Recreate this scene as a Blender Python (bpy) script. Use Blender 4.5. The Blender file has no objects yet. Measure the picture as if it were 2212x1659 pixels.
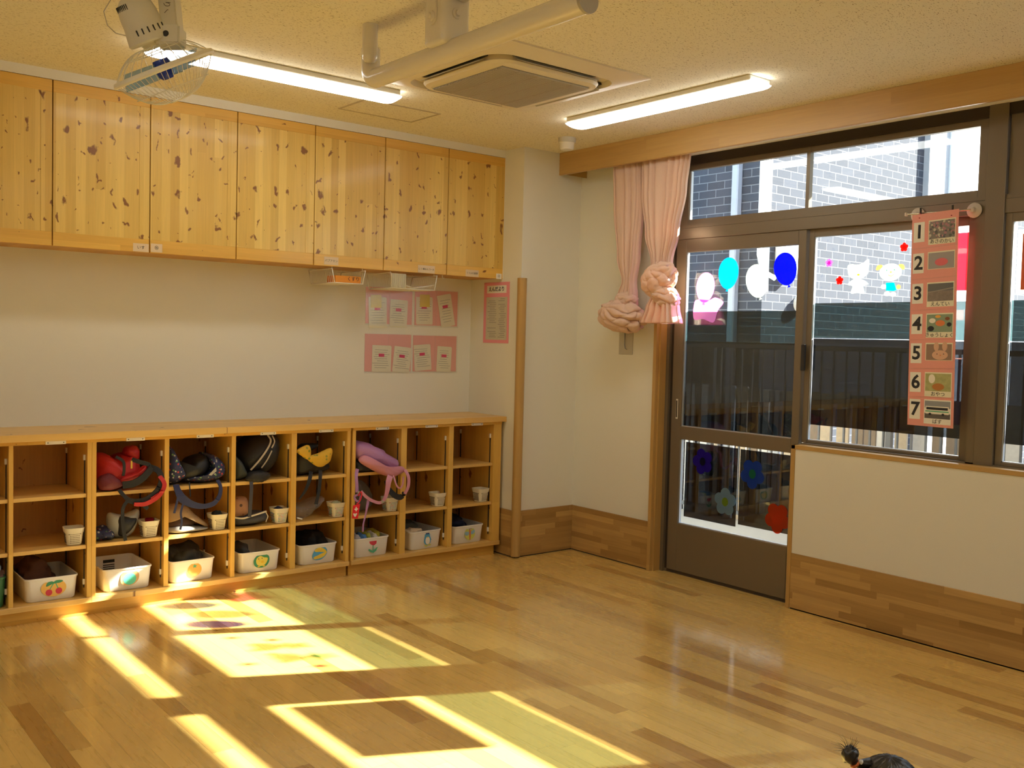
import bpy, bmesh, math, random
from mathutils import Vector, Matrix, noise
from math import sin, cos, pi, radians as rad
random.seed(7)
S = bpy.context.scene
COL = S.collection
# ------------------------------------------------------------------ camera
CAM = Vector((-4.5734, -4.9609, 1.45))
yaw, pitch, roll = .6795, -.0464, .0257
F = Vector((sin(yaw)*cos(pitch), cos(yaw)*cos(pitch), sin(pitch)))
r0 = Vector((cos(yaw), -sin(yaw), 0)); u0 = r0.cross(F)
RT = r0*cos(roll)+u0*sin(roll); UP = -r0*sin(roll)+u0*cos(roll)
cd = bpy.data.cameras.new('camera'); cam = bpy.data.objects.new('camera', cd); COL.objects.link(cam)
m = Matrix((RT, UP, -F)).transposed().to_4x4(); m.translation = CAM
cam.matrix_world = m
cd.sensor_width = 36; cd.lens = 2106.69/2212*36; cd.clip_start = .05; cd.clip_end = 200
S.camera = cam
# ------------------------------------------------------------------ light
W = bpy.data.worlds.new('world'); S.world = W; W.use_nodes = True
wn = W.node_tree.nodes; wl = W.node_tree.links
bg = wn['Background']; sky = wn.new('ShaderNodeTexSky'); sky.sky_type = 'NISHITA'
sky.sun_disc = False; sky.sun_elevation = rad(31.6); sky.sun_rotation = rad(114.6); sky.air_density = 1.0; sky.dust_density = .6
wl.new(sky.outputs[0], bg.inputs[0]); bg.inputs[1].default_value = 1.0
AZ, EL = rad(114.6), rad(31.6)
sd = Vector((sin(AZ)*cos(EL), cos(AZ)*cos(EL), sin(EL)))
sl = bpy.data.lights.new('sun', 'SUN'); sun = bpy.data.objects.new('sun', sl); COL.objects.link(sun)
sun.rotation_euler = sd.to_track_quat('Z', 'Y').to_euler(); sun.location = (6, -6, 8)
sl.energy = 52; sl.angle = rad(.55); sl.color = (1, .95, .86)
LAMP_E = 11.3; LAMP_C = (1.0, .99, .92)
S.view_settings.view_transform = 'Standard'; S.view_settings.look = 'None'
S.view_settings.gamma = 1; S.view_settings.use_curve_mapping = False
S.view_settings.exposure = 0.0
S.cycles.max_bounces = 10; S.cycles.transparent_max_bounces = 24
S.cycles.diffuse_bounces = 5; S.cycles.sample_clamp_indirect = 6
try: S.cycles.use_denoising = True
except Exception: pass

# ------------------------------------------------------------------ materials
MAT = {}
def nmat(name):
    m = bpy.data.materials.new(name); m.use_nodes = True
    return m, m.node_tree.nodes, m.node_tree.links, m.node_tree.nodes['Principled BSDF']
def plain(name, c, rough=.5, metal=0., spec=.5, bump=0., bscale=200, var=0., trans=0., sheen=0., alpha=1.):
    if name in MAT: return MAT[name]
    m, n, l, p = nmat(name)
    p.inputs['Base Color'].default_value = (*c, 1); p.inputs['Roughness'].default_value = rough
    p.inputs['Metallic'].default_value = metal; p.inputs['Specular IOR Level'].default_value = spec
    if trans: p.inputs['Transmission Weight'].default_value = trans
    if sheen: p.inputs['Sheen Weight'].default_value = sheen
    if alpha < 1: p.inputs['Alpha'].default_value = alpha
    tc = n.new('ShaderNodeTexCoord'); nz = n.new('ShaderNodeTexNoise')
    l.new(tc.outputs['Object'], nz.inputs['Vector']); nz.inputs['Scale'].default_value = bscale; nz.inputs['Detail'].default_value = 3
    if bump:
        b = n.new('ShaderNodeBump'); b.inputs['Strength'].default_value = bump; b.inputs['Distance'].default_value = .002
        l.new(nz.outputs[0], b.inputs['Height']); l.new(b.outputs[0], p.inputs['Normal'])
    v = max(var, .03)
    mr = n.new('ShaderNodeMapRange'); mr.inputs[3].default_value = 1-v; mr.inputs[4].default_value = 1+v
    l.new(nz.outputs[0], mr.inputs[0])
    mx = n.new('ShaderNodeMix'); mx.data_type = 'RGBA'; mx.blend_type = 'MULTIPLY'; mx.inputs[0].default_value = 1
    mx.inputs[6].default_value = (*c, 1); l.new(mr.outputs[0], mx.inputs[7]); l.new(mx.outputs[2], p.inputs['Base Color'])
    MAT[name] = m; return m
def emis(name, c, e):
    if name in MAT: return MAT[name]
    m, n, l, p = nmat(name)
    p.inputs['Base Color'].default_value = (.8, .8, .8, 1)
    p.inputs['Emission Color'].default_value = (*c, 1); p.inputs['Emission Strength'].default_value = e
    MAT[name] = m; return m
def pane(name, tint, refl=.5, rough=0., haze=0.):
    """thin sheet: straight-through tinted transmission plus mirror reflection by Fresnel"""
    if name in MAT: return MAT[name]
    m, n, l, p = nmat(name); n.remove(p)
    out = n['Material Output']
    t = n.new('ShaderNodeBsdfTransparent'); t.inputs[0].default_value = (*tint, 1)
    g = n.new('ShaderNodeBsdfGlossy'); g.inputs['Roughness'].default_value = rough
    ge = n.new('ShaderNodeNewGeometry'); dt = n.new('ShaderNodeVectorMath'); dt.operation = 'DOT_PRODUCT'; l.new(ge.outputs['Incoming'], dt.inputs[0]); l.new(ge.outputs['Normal'], dt.inputs[1])
    def q(op, a, b):
        k = n.new('ShaderNodeMath'); k.operation = op
        for i_, v_ in enumerate((a, b)):
            if isinstance(v_, (int, float)): k.inputs[i_].default_value = v_
            elif v_ is not None: l.new(v_, k.inputs[i_])
        return k.outputs[0]
    sch = q('ADD', .04, q('MULTIPLY', .96, q('POWER', q('SUBTRACT', 1.0, q('ABSOLUTE', dt.outputs['Value'], None)), 5.0)))   # Schlick, same from both faces
    mu = n.new('ShaderNodeMath'); mu.operation = 'MULTIPLY'; l.new(sch, mu.inputs[0]); mu.inputs[1].default_value = refl; mu.use_clamp = True
    mx = n.new('ShaderNodeMixShader'); l.new(mu.outputs[0], mx.inputs[0]); l.new(t.outputs[0], mx.inputs[1]); l.new(g.outputs[0], mx.inputs[2])
    last = mx
    if haze:
        d = n.new('ShaderNodeBsdfDiffuse'); d.inputs[0].default_value = (*[min(1, c*1.3) for c in tint], 1)
        tr = n.new('ShaderNodeBsdfTranslucent'); tr.inputs[0].default_value = (*tint, 1)
        a = n.new('ShaderNodeMixShader'); a.inputs[0].default_value = .6; l.new(d.outputs[0], a.inputs[1]); l.new(tr.outputs[0], a.inputs[2])
        b = n.new('ShaderNodeMixShader'); b.inputs[0].default_value = haze; l.new(mx.outputs[0], b.inputs[1]); l.new(a.outputs[0], b.inputs[2]); last = b
    l.new(last.outputs[0], out.inputs[0]); MAT[name] = m; return m
def wood(name, across, along, sw, pl, c1, c2, seam=.25, knots=0., rough=.35, coat=0., grain=.22, seed=0., contrast=1., kc=(.20, .065, .015), third=None, seamw=.012):
    """laminated / planked timber from world position: strips of width sw in `across`, pieces of length pl in `along`"""
    if name in MAT: return MAT[name]
    m, n, l, p = nmat(name)
    ge = n.new('ShaderNodeNewGeometry'); sx = n.new('ShaderNodeSeparateXYZ'); l.new(ge.outputs['Position'], sx.inputs[0])
    def M(op, a, b=None, c=None):
        k = n.new('ShaderNodeMath'); k.operation = op
        for i, v in enumerate((a, b, c)):
            if v is None: continue
            if isinstance(v, (int, float)): k.inputs[i].default_value = v
            else: l.new(v, k.inputs[i])
        return k.outputs[0]
    ax = {'x': sx.outputs[0], 'y': sx.outputs[1], 'z': sx.outputs[2]}
    u, v = ax[across], ax[along]
    w = ax[third or [a for a in 'xyz' if a not in (across, along)][0]]
    us = M('ADD', M('DIVIDE', u, sw), seed+.37); i = M('FLOOR', us)
    wn1 = n.new('ShaderNodeTexWhiteNoise'); wn1.noise_dimensions = '1D'; l.new(M('ADD', i, seed*3.1), wn1.inputs['W'])
    vs = M('ADD', M('DIVIDE', v, pl), M('MULTIPLY', wn1.outputs[0], 13.7)); j = M('FLOOR', vs)
    cv = n.new('ShaderNodeCombineXYZ'); l.new(i, cv.inputs[0]); l.new(j, cv.inputs[1]); cv.inputs[2].default_value = seed
    wn2 = n.new('ShaderNodeTexWhiteNoise'); wn2.noise_dimensions = '3D'; l.new(cv.outputs[0], wn2.inputs['Vector'])
    t = wn2.outputs[0]
    gv = n.new('ShaderNodeCombineXYZ')
    l.new(M('ADD', M('MULTIPLY', u, 55), M('MULTIPLY', t, 40)), gv.inputs[0]); l.new(M('MULTIPLY', v, 2.6), gv.inputs[1]); l.new(M('MULTIPLY', w, 30), gv.inputs[2])
    nz = n.new('ShaderNodeTexNoise'); nz.inputs['Scale'].default_value = 1; nz.inputs['Detail'].default_value = 4; nz.inputs['Distortion'].default_value = .6
    l.new(gv.outputs[0], nz.inputs['Vector'])
    nz2 = n.new('ShaderNodeTexNoise'); nz2.inputs['Scale'].default_value = 3.2; nz2.inputs['Detail'].default_value = 2; l.new(gv.outputs[0], nz2.inputs['Vector'])
    cr = n.new('ShaderNodeValToRGB'); cr.color_ramp.elements[0].color = (*c1, 1); cr.color_ramp.elements[1].color = (*c2, 1)
    cr.color_ramp.elements[0].position = max(0, .5-.5*contrast); cr.color_ramp.elements[1].position = min(1, .5+.5*contrast)
    if contrast > 1: # rare dark boards
        cr.color_ramp.elements[0].position = .0; cr.color_ramp.elements[1].position = .24
        e = cr.color_ramp.elements.new(1.0); e.color = (*[c*1.12 for c in c2], 1)
    l.new(t, cr.inputs[0])
    g = M('ADD', M('MULTIPLY', M('SUBTRACT', nz.outputs[0], .5), grain*2), M('MULTIPLY', M('SUBTRACT', nz2.outputs[0], .5), grain*.8))
    gf = M('ADD', g, 1.0)
    fu = M('FRACT', us); fv = M('FRACT', vs)
    du = M('MULTIPLY', M('MINIMUM', fu, M('SUBTRACT', 1, fu)), sw); dv = M('MULTIPLY', M('MINIMUM', fv, M('SUBTRACT', 1, fv)), pl)
    near = M('MINIMUM', du, dv)
    sm = n.new('ShaderNodeMapRange'); l.new(near, sm.inputs[0]); sm.inputs[1].default_value = 0; sm.inputs[2].default_value = seamw*.12; sm.inputs[3].default_value = 1-seam; sm.inputs[4].default_value = 1
    fac = M('MULTIPLY', gf, sm.outputs[0])
    mx = n.new('ShaderNodeMix'); mx.data_type = 'RGBA'; mx.blend_type = 'MULTIPLY'; mx.inputs[0].default_value = 1
    l.new(cr.outputs[0], mx.inputs[6]); l.new(fac, mx.inputs[7]); colr = mx.outputs[2]
    if knots:
        kv = n.new('ShaderNodeCombineXYZ'); l.new(M('MULTIPLY', u, 9.0), kv.inputs[0]); l.new(M('MULTIPLY', v, 6.0), kv.inputs[1]); kv.inputs[2].default_value = seed
        ns = n.new('ShaderNodeTexNoise'); ns.inputs['Scale'].default_value = 2.2; ns.inputs['Detail'].default_value = 4; l.new(kv.outputs[0], ns.inputs['Vector'])
        vm = n.new('ShaderNodeVectorMath'); vm.operation = 'MULTIPLY_ADD'; l.new(ns.outputs[1], vm.inputs[0]); vm.inputs[1].default_value = (.9, .9, 0); l.new(kv.outputs[0], vm.inputs[2])
        vo = n.new('ShaderNodeTexVoronoi'); vo.voronoi_dimensions = '2D'; vo.inputs['Scale'].default_value = 2.0; l.new(vm.outputs[0], vo.inputs['Vector'])
        sc = n.new('ShaderNodeSeparateColor'); l.new(vo.outputs['Color'], sc.inputs[0])
        ex = M('LESS_THAN', sc.outputs[0], knots)
        rk = M('ADD', .05, M('MULTIPLY', M('POWER', sc.outputs[1], 2.2), .26))
        km = n.new('ShaderNodeMapRange'); km.interpolation_type = 'SMOOTHSTEP'; l.new(vo.outputs['Distance'], km.inputs[0]); l.new(rk, km.inputs[2]); l.new(M('MULTIPLY', rk, .45), km.inputs[1]); km.inputs[3].default_value = .92; km.inputs[4].default_value = 0
        mk = n.new('ShaderNodeMix'); mk.data_type = 'RGBA'; l.new(M('MULTIPLY', km.outputs[0], ex), mk.inputs[0]); l.new(colr, mk.inputs[6]); mk.inputs[7].default_value = (*kc, 1); colr = mk.outputs[2]
    l.new(colr, p.inputs['Base Color'])
    rr = n.new('ShaderNodeMapRange'); l.new(nz.outputs[0], rr.inputs[0]); rr.inputs[3].default_value = rough*.85; rr.inputs[4].default_value = rough*1.15; l.new(rr.outputs[0], p.inputs['Roughness'])
    b = n.new('ShaderNodeBump'); b.inputs['Strength'].default_value = .25; b.inputs['Distance'].default_value = .0006; l.new(sm.outputs[0], b.inputs['Height']); l.new(b.outputs[0], p.inputs['Normal'])
    if coat: p.inputs['Coat Weight'].default_value = coat; p.inputs['Coat Roughness'].default_value = .13
    MAT[name] = m; return m

def wallpaper(name, c):
    return plain(name, c, .85, bump=.35, bscale=420, var=.03, spec=.2)
M_WALL = wallpaper('cream_wallpaper', (.80, .775, .665))
def ceil_mat():
    m, n, l, p = nmat('speckled_ceiling_board'); p.inputs['Roughness'].default_value = .9; p.inputs['Specular IOR Level'].default_value = .1
    ge = n.new('ShaderNodeNewGeometry'); mp = n.new('ShaderNodeMapping'); mp.inputs['Scale'].default_value = (85, 260, 1); l.new(ge.outputs['Position'], mp.inputs[0])
    nz = n.new('ShaderNodeTexNoise'); nz.inputs['Scale'].default_value = 1; nz.inputs['Detail'].default_value = 2; l.new(mp.outputs[0], nz.inputs[0])
    mr = n.new('ShaderNodeMapRange'); mr.inputs[1].default_value = .63; mr.inputs[2].default_value = .67; mr.inputs[3].default_value = 0; mr.inputs[4].default_value = 1; l.new(nz.outputs[0], mr.inputs[0])
    mx = n.new('ShaderNodeMix'); mx.data_type = 'RGBA'; l.new(mr.outputs[0], mx.inputs[0]); mx.inputs[6].default_value = (.80, .745, .58, 1); mx.inputs[7].default_value = (.30, .23, .12, 1)
    l.new(mx.outputs[2], p.inputs[0]); return m
M_CEIL = ceil_mat()
M_FLOOR = wood('maple_floor_planks', 'x', 'y', .0775, .92, (.46, .25, .055), (.72, .475, .13), seam=.45, rough=.28, coat=.85, grain=.10, contrast=1.5, seamw=.012)
PC1, PC2 = (.63, .39, .075), (.80, .56, .145)
M_PINE_DOOR = wood('knotty_pine_vertical', 'x', 'z', .047, 4, PC1, PC2, seam=.10, knots=.60, rough=.42, coat=.15, grain=.13, seed=1)
M_PINE_RAIL = wood('knotty_pine_rail', 'z', 'x', .035, 1.1, (.66, .365, .055), (.78, .47, .085), seam=.04, knots=.10, rough=.42, coat=.15, grain=.13, seed=2)
M_PINE_TOP = wood('pine_worktop_laminate', 'y', 'x', .042, .9, (.68, .41, .11), (.80, .52, .16), seam=.06, knots=.10, rough=.4, coat=.2, grain=.13, seed=3)
M_PINE_UP = wood('pine_upright_panel', 'y', 'z', .06, 2, (.68, .39, .075), (.78, .48, .10), seam=.05, knots=.13, rough=.45, grain=.14, seed=4)
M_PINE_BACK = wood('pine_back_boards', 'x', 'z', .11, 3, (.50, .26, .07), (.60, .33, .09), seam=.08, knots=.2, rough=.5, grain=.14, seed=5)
M_BASE_X = wood('oak_wainscot_along_x', 'z', 'x', .036, .30, (.34, .19, .055), (.56, .35, .12), seam=.05, rough=.38, coat=.15, grain=.22, seed=6)
M_BASE_Y = wood('oak_wainscot_along_y', 'z', 'y', .036, .36, (.34, .19, .055), (.56, .35, .12), seam=.05, rough=.38, coat=.15, grain=.22, seed=7)
M_OAK_Y = wood('oak_board_along_y', 'z', 'y', .06, 1.6, (.46, .27, .08), (.56, .35, .115), seam=.0, rough=.4, grain=.13, seed=8)
M_OAK_Z = wood('oak_post_upright', 'y', 'z', .04, 3, (.48, .285, .085), (.56, .35, .115), seam=.0, rough=.38, coat=.15, grain=.12, seed=9)
M_ALU = plain('bronze_aluminium', (.20, .162, .112), .38, metal=.35, spec=.5)
M_ALUD = plain('dark_bronze_aluminium', (.045, .035, .026), .45, metal=.3)
M_GAP = plain('black_rubber_gasket', (.02, .02, .02), .6)  # black standing for the shade in floor gaps, vents and slots
M_WHITE = plain('white_plastic', (.82, .80, .74), .35)
M_PIPE = plain('ivory_enamel_paint', (.74, .68, .55), .22, spec=.6)
M_BLACK = plain('black_plastic', (.02, .02, .022), .5)
M_PAPER = plain('white_paper', (.85, .82, .72), .8)
M_INK = plain('black_ink', (.025, .025, .03), .7)
M_GLASS = pane('clear_window_glass', (.96, .985, .98), 1.0)
M_FILMA = pane('green_tinted_film', (.23, .31, .32), 1.0)
M_FILMB = pane('smoked_tinted_film', (.135, .150, .170), 1.0)
M_CLEAR = pane('clear_vinyl', (.985, .985, .985), 1.0, .22)

# ------------------------------------------------------------------ mesh building
def empty(name, loc=(0, 0, 0)):
    o = bpy.data.objects.new(name, None); COL.objects.link(o); o.location = loc; o.empty_display_size = .05
    return o
def tag(o, label=None, cat=None, group=None, kind=None):
    if label: o['label'] = label
    if cat: o['category'] = cat
    if group: o['group'] = group
    if kind: o['kind'] = kind
    return o
def thing(name, label, cat, loc=(0, 0, 0), group=None):
    return tag(empty(name, loc), label, cat, group)
def org(o):
    v = Vector((0, 0, 0))
    while o: v += o.location; o = o.parent
    return v
class MB:
    def __init__(s): s.bm = bmesh.new(); s.mats = []; s.cur = 0; s.smooth = False
    def mat(s, m):
        if m not in s.mats: s.mats.append(m)
        s.cur = s.mats.index(m); return s
    def _f(s, fs):
        for f in fs: f.material_index = s.cur
    def face(s, pts):
        vs = [s.bm.verts.new(p) for p in pts]; f = s.bm.faces.new(vs); s._f([f]); return f
    def box(s, x0, x1, y0, y1, z0, z1, bev=0., seg=1):
        if x1 < x0: x0, x1 = x1, x0
        if y1 < y0: y0, y1 = y1, y0
        if z1 < z0: z0, z1 = z1, z0
        v = [s.bm.verts.new((x, y, z)) for x in (x0, x1) for y in (y0, y1) for z in (z0, z1)]
        q = [(0, 1, 3, 2), (4, 6, 7, 5), (0, 4, 5, 1), (2, 3, 7, 6), (0, 2, 6, 4), (1, 5, 7, 3)]
        fs = [s.bm.faces.new([v[i] for i in k]) for k in q]; s._f(fs)
        if bev:
            es = list({e for f in fs for e in f.edges})
            r = bmesh.ops.bevel(s.bm, geom=es, offset=bev, segments=seg, affect='EDGES', profile=.5)
            s._f(r['faces'])
        return s
    def obox(s, c, ax, ay, az, h, bev=0):
        """oriented box: centre c, unit axes, half sizes h"""
        c = Vector(c); v = [s.bm.verts.new(c+ax*h[0]*i+ay*h[1]*j+az*h[2]*k) for i in (-1, 1) for j in (-1, 1) for k in (-1, 1)]
        q = [(0, 1, 3, 2), (4, 6, 7, 5), (0, 4, 5, 1), (2, 3, 7, 6), (0, 2, 6, 4), (1, 5, 7, 3)]
        fs = [s.bm.faces.new([v[i] for i in k]) for k in q]; s._f(fs)
        if bev:
            es = list({e for f in fs for e in f.edges}); r = bmesh.ops.bevel(s.bm, geom=es, offset=bev, segments=2, affect='EDGES'); s._f(r['faces'])
        return s
    def tube(s, pts, r, seg=10, cap=True, radii=None):
        pts = [Vector(p) for p in pts]; rings = []; up = None
        for i, p in enumerate(pts):
            d = (pts[min(i+1, len(pts)-1)]-pts[max(i-1, 0)]).normalized()
            if up is None:
                up = Vector((0, 0, 1)) if abs(d.z) < .9 else Vector((1, 0, 0))
            a = d.cross(up)
            if a.length < 1e-4: a = d.cross(Vector((0, 1, 0)))
            a.normalize(); b = a.cross(d).normalized(); up = b
            rr = radii[i] if radii else r
            rings.append([s.bm.verts.new(p+(a*cos(2*pi*k/seg)+b*sin(2*pi*k/seg))*rr) for k in range(seg)])
        fs = []
        for A, B in zip(rings, rings[1:]):
            for k in range(seg): fs.append(s.bm.faces.new((A[k], A[(k+1) % seg], B[(k+1) % seg], B[k])))
        if cap: fs.append(s.bm.faces.new(rings[0])); fs.append(s.bm.faces.new(rings[-1][::-1]))
        s._f(fs); return s
    def lathe(s, c, axis, prof, seg=24):
        """prof: (radius, height along axis)"""
        c = Vector(c); axis = Vector(axis).normalized(); t = Vector((0, 0, 1)) if abs(axis.z) < .9 else Vector((1, 0, 0))
        a = axis.cross(t).normalized(); b = axis.cross(a); rings = []
        for r, h in prof:
            if r < 1e-5: rings.append([s.bm.verts.new(c+axis*h)])
            else: rings.append([s.bm.verts.new(c+axis*h+(a*cos(2*pi*k/seg)+b*sin(2*pi*k/seg))*r) for k in range(seg)])
        fs = []
        for A, B in zip(rings, rings[1:]):
            for k in range(seg):
                k2 = (k+1) % seg
                if len(A) == 1 and len(B) == 1: continue
                if len(A) == 1: fs.append(s.bm.faces.new((A[0], B[k2], B[k])))
                elif len(B) == 1: fs.append(s.bm.faces.new((A[k], A[k2], B[0])))
                else: fs.append(s.bm.faces.new((A[k], A[k2], B[k2], B[k])))
        s._f(fs); return s
    def ring(s, c, axis, R, r, seg=48, rs=8):
        c = Vector(c); axis = Vector(axis).normalized(); t = Vector((0, 0, 1)) if abs(axis.z) < .9 else Vector((1, 0, 0))
        a = axis.cross(t).normalized(); b = axis.cross(a); rr = []
        for i in range(seg):
            d = a*cos(2*pi*i/seg)+b*sin(2*pi*i/seg)
            rr.append([s.bm.verts.new(c+d*(R+r*cos(2*pi*k/rs))+axis*r*sin(2*pi*k/rs)) for k in range(rs)])
        fs = [s.bm.faces.new((rr[i][k], rr[(i+1) % seg][k], rr[(i+1) % seg][(k+1) % rs], rr[i][(k+1) % rs])) for i in range(seg) for k in range(rs)]
        s._f(fs); return s
    def prism(s, pts, nrm, th):
        """closed outline extruded by th along nrm"""
        nrm = Vector(nrm).normalized()*th; A = [s.bm.verts.new(p) for p in pts]; B = [s.bm.verts.new(Vector(p)+nrm) for p in pts]; n = len(pts)
        fs = [s.bm.faces.new(A[::-1]), s.bm.faces.new(B)]+[s.bm.faces.new((A[i], A[(i+1) % n], B[(i+1) % n], B[i])) for i in range(n)]
        s._f(fs); return s
    def blob(s, c, r, rot=None, amp=.15, fr=9., seed=0., sub=3, flat=None, cut=None):
        """lumpy soft ellipsoid; flat = z below which it is pressed flat"""
        n0 = len(s.bm.verts); g = bmesh.ops.create_icosphere(s.bm, subdivisions=sub, radius=1.)
        c = Vector(c); R = rot or Matrix.Identity(3); so = Vector((seed*3.7, seed*1.3, seed))
        for v in g['verts']:
            d = v.co.normalized(); q = Vector((abs(d.x)**.8*(1 if d.x > 0 else -1), abs(d.y)**.8*(1 if d.y > 0 else -1), abs(d.z)**.8*(1 if d.z > 0 else -1)))
            p = R @ Vector((q.x*r[0], q.y*r[1], q.z*r[2])); k = noise.noise((p+so)*fr)+.5*noise.noise((p-so)*fr*2.3)
            p = p+(R @ d)*k*amp*min(r)*1.6
            p = p+c
            if flat is not None and p.z < flat: p.z = flat+(p.z-flat)*.02
            if cut: p = cut(p)
            v.co = p
        fs = list({f for v in g['verts'] for f in v.link_faces}); s._f(fs)
        for f in fs: f.smooth = True
        return s
    def ribbon(s, pts, w, wd, th=.003, n=10, smooth=True):
        """flat strap through pts (Catmull-Rom); wd = width direction (or list)"""
        P = [Vector(p) for p in pts]; out = []; ws = []
        WD = [Vector(x).normalized() for x in wd] if isinstance(wd, list) else [Vector(wd).normalized()]*len(P)
        Wl = w if isinstance(w, list) else [w]*len(P)
        for i in range(len(P)-1):
            p0, p1, p2, p3 = P[max(i-1, 0)], P[i], P[i+1], P[min(i+2, len(P)-1)]
            for k in range(n+(1 if i == len(P)-2 else 0)):
                t = k/n
                out.append(.5*((2*p1)+(p2-p0)*t+(2*p0-5*p1+4*p2-p3)*t*t+(-p0+3*p1-3*p2+p3)*t**3)); ws.append((WD[i].lerp(WD[i+1], t).normalized(), Wl[i]*(1-t)+Wl[i+1]*t))
        R = []
        for i, p in enumerate(out):
            d = (out[min(i+1, len(out)-1)]-out[max(i-1, 0)]).normalized(); wv, ww = ws[i]; wv = (wv-d*wv.dot(d)).normalized(); nn = d.cross(wv)
            R.append([s.bm.verts.new(p+wv*ww/2*a+nn*th/2*b) for a, b in ((-1, -1), (1, -1), (1, 1), (-1, 1))])
        fs = [s.bm.faces.new((A[k], A[(k+1) % 4], B[(k+1) % 4], B[k])) for A, B in zip(R, R[1:]) for k in range(4)]
        fs += [s.bm.faces.new(R[0][::-1]), s.bm.faces.new(R[-1])]; s._f(fs); return s
    def build(s, name, mat=None, parent=None, smooth=False, label=None):
        if mat and not s.mats: s.mats.append(mat)
        bmesh.ops.recalc_face_normals(s.bm, faces=s.bm.faces)
        o_ = org(parent) if parent else Vector((0, 0, 0))
        me = bpy.data.meshes.new(name)
        if o_.length: bmesh.ops.translate(s.bm, verts=s.bm.verts, vec=-o_)
        s.bm.to_mesh(me); s.bm.free()
        for m in s.mats: me.materials.append(m)
        if smooth:
            me.polygons.foreach_set('use_smooth', [True]*len(me.polygons))
            if smooth != 'all': me.set_sharp_from_angle(angle=rad(38))
        ob = bpy.data.objects.new(name, me); COL.objects.link(ob)
        if parent: ob.parent = parent
        if label: ob['label'] = label
        return ob
def structure(o): o['kind'] = 'structure'; return o
def B(name, mat, box, parent=None, bev=0., label=None):
    return MB().box(*box, bev=bev).build(name, mat, parent, label=label)
def copy_tree(o, off, parent=None):
    c = o.copy(); COL.objects.link(c); c.parent = parent
    if parent is None: c.location = o.location+Vector(off)
    for ch in list(o.children): copy_tree(ch, off, c)
    return c
_FONT = None
def text_mesh(txt, size, origin, right, up, mat, name, parent=None, th=.0006, bold=0., align='CENTER'):
    """lettering as a thin solid mesh; right/up are the directions of the line and the letters' height"""
    cu = bpy.data.curves.new(name, 'FONT'); cu.body = txt; cu.size = size; cu.align_x = align; cu.align_y = 'CENTER'; cu.extrude = th; cu.offset = bold; cu.resolution_u = 3
    tmp = bpy.data.objects.new(name, cu); COL.objects.link(tmp); bpy.context.view_layer.update()
    me = bpy.data.meshes.new_from_object(tmp.evaluated_get(bpy.context.evaluated_depsgraph_get()))
    bpy.data.objects.remove(tmp); bpy.data.curves.remove(cu)
    right, up = Vector(right).normalized(), Vector(up).normalized(); nn = right.cross(up)
    o_ = org(parent) if parent else Vector((0, 0, 0)); oo = Vector(origin)-o_
    M = Matrix((right, up, nn)).transposed().to_4x4(); M.translation = oo; me.transform(M)
    me.materials.clear(); me.materials.append(mat); me.name = name
    ob = bpy.data.objects.new(name, me); COL.objects.link(ob)
    if parent: ob.parent = parent
    return ob
X, Y, Z = Vector((1, 0, 0)), Vector((0, 1, 0)), Vector((0, 0, 1))
# =================================================================== SHELL
H = 2.70; PW = .51; YB = .548
structure(B('floor', M_FLOOR, (-8.6, .10, -9.0, .62, -.08, 0)))
structure(B('ceiling', M_CEIL, (-8.6, .3, -9.0, .62, H, H+.1)))
structure(B('wall_left', M_WALL, (-8.6, -PW, YB, YB+.12, 0, H)))              # behind the cubbies
structure(B('wall_corner', M_WALL, (-PW, 0, 0, YB+.12, 0, H)))                # boxed pillar in the corner
structure(B('wall_far', M_WALL, (-8.72, -8.6, -9.0, YB+.12, 0, H)))
structure(B('wall_rear', M_WALL, (-8.6, .3, -9.12, -9.0, 0, H)))
wr = MB()
wr.box(0, .22, -.735, .3, 0, H)            # beside the door
wr.box(0, .22, -9.0, -.735, 2.60, H)       # above the transoms
wr.box(.0, .22, -4.75, -1.785, 0, .885)    # under the sill
wr.box(0, .22, -9.0, -4.75, 0, 2.60)
structure(wr.build('wall_right', M_WALL))
structure(B('trim_1', plain('white_painted_filler', (.80, .77, .68), .6), (-8.6, -PW, .200, YB, 2.652, H)))     # filler above the cabinets
structure(B('trim_2', plain('white_painted_filler', (0, 0, 0)), (-.5115, -.498, .196, .215, 1.85, 2.652)))
# wainscots with a black strip painting the shadow gap at the floor
def baseboard(name, mat, boxes):
    mb = MB().mat(mat)
    for b in boxes:
        mb.mat(mat).box(b[0], b[1], b[2], b[3], .006, .31, bev=.0015)
    mb.mat(M_GAP)
    for b in boxes:
        mb.box(b[0]+.003, b[1]-.003, b[2]+.003, b[3]-.003, 0, .006)
    return structure(mb.build(name))
baseboard('baseboard_corner', M_BASE_X, [(-PW-.010, 0, -.010, 0)])
baseboard('baseboard_pillar', M_BASE_Y, [(-PW-.010, -PW, 0, .5)])
baseboard('baseboard_right', M_BASE_Y, [(-.010, 0, -.735, -.010), (-.006, 0, -4.75, -1.795), (-.010, 0, -9.0, -4.78)])
baseboard('baseboard_rear', M_BASE_X, [(-8.6, 0, -9.0, -8.99)])
baseboard('baseboard_far', M_BASE_Y, [(-8.6, -8.59, -9, .1)])
# wooden door casing
tr = MB().box(-.025, .09, -.762, -.735, 0, 2.60, bev=.002); tr.box(.0, .06, -.775, -.762, 0, 2.6)
structure(tr.build('trim_3', M_OAK_Z))
structure(MB().box(-.004, .06, -1.793, -1.766, 0, .9076, bev=.002).build('trim_4', M_OAK_Z))
sill = MB().box(-.004, .075, -4.75, -1.7662, .884, .9076, bev=.002)
structure(sill.build('trim_5', M_OAK_Y))
structure(MB().box(-.004, .09, -4.778, -4.75, 0, 2.6, bev=.002).build('trim_6', M_OAK_Z))
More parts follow.
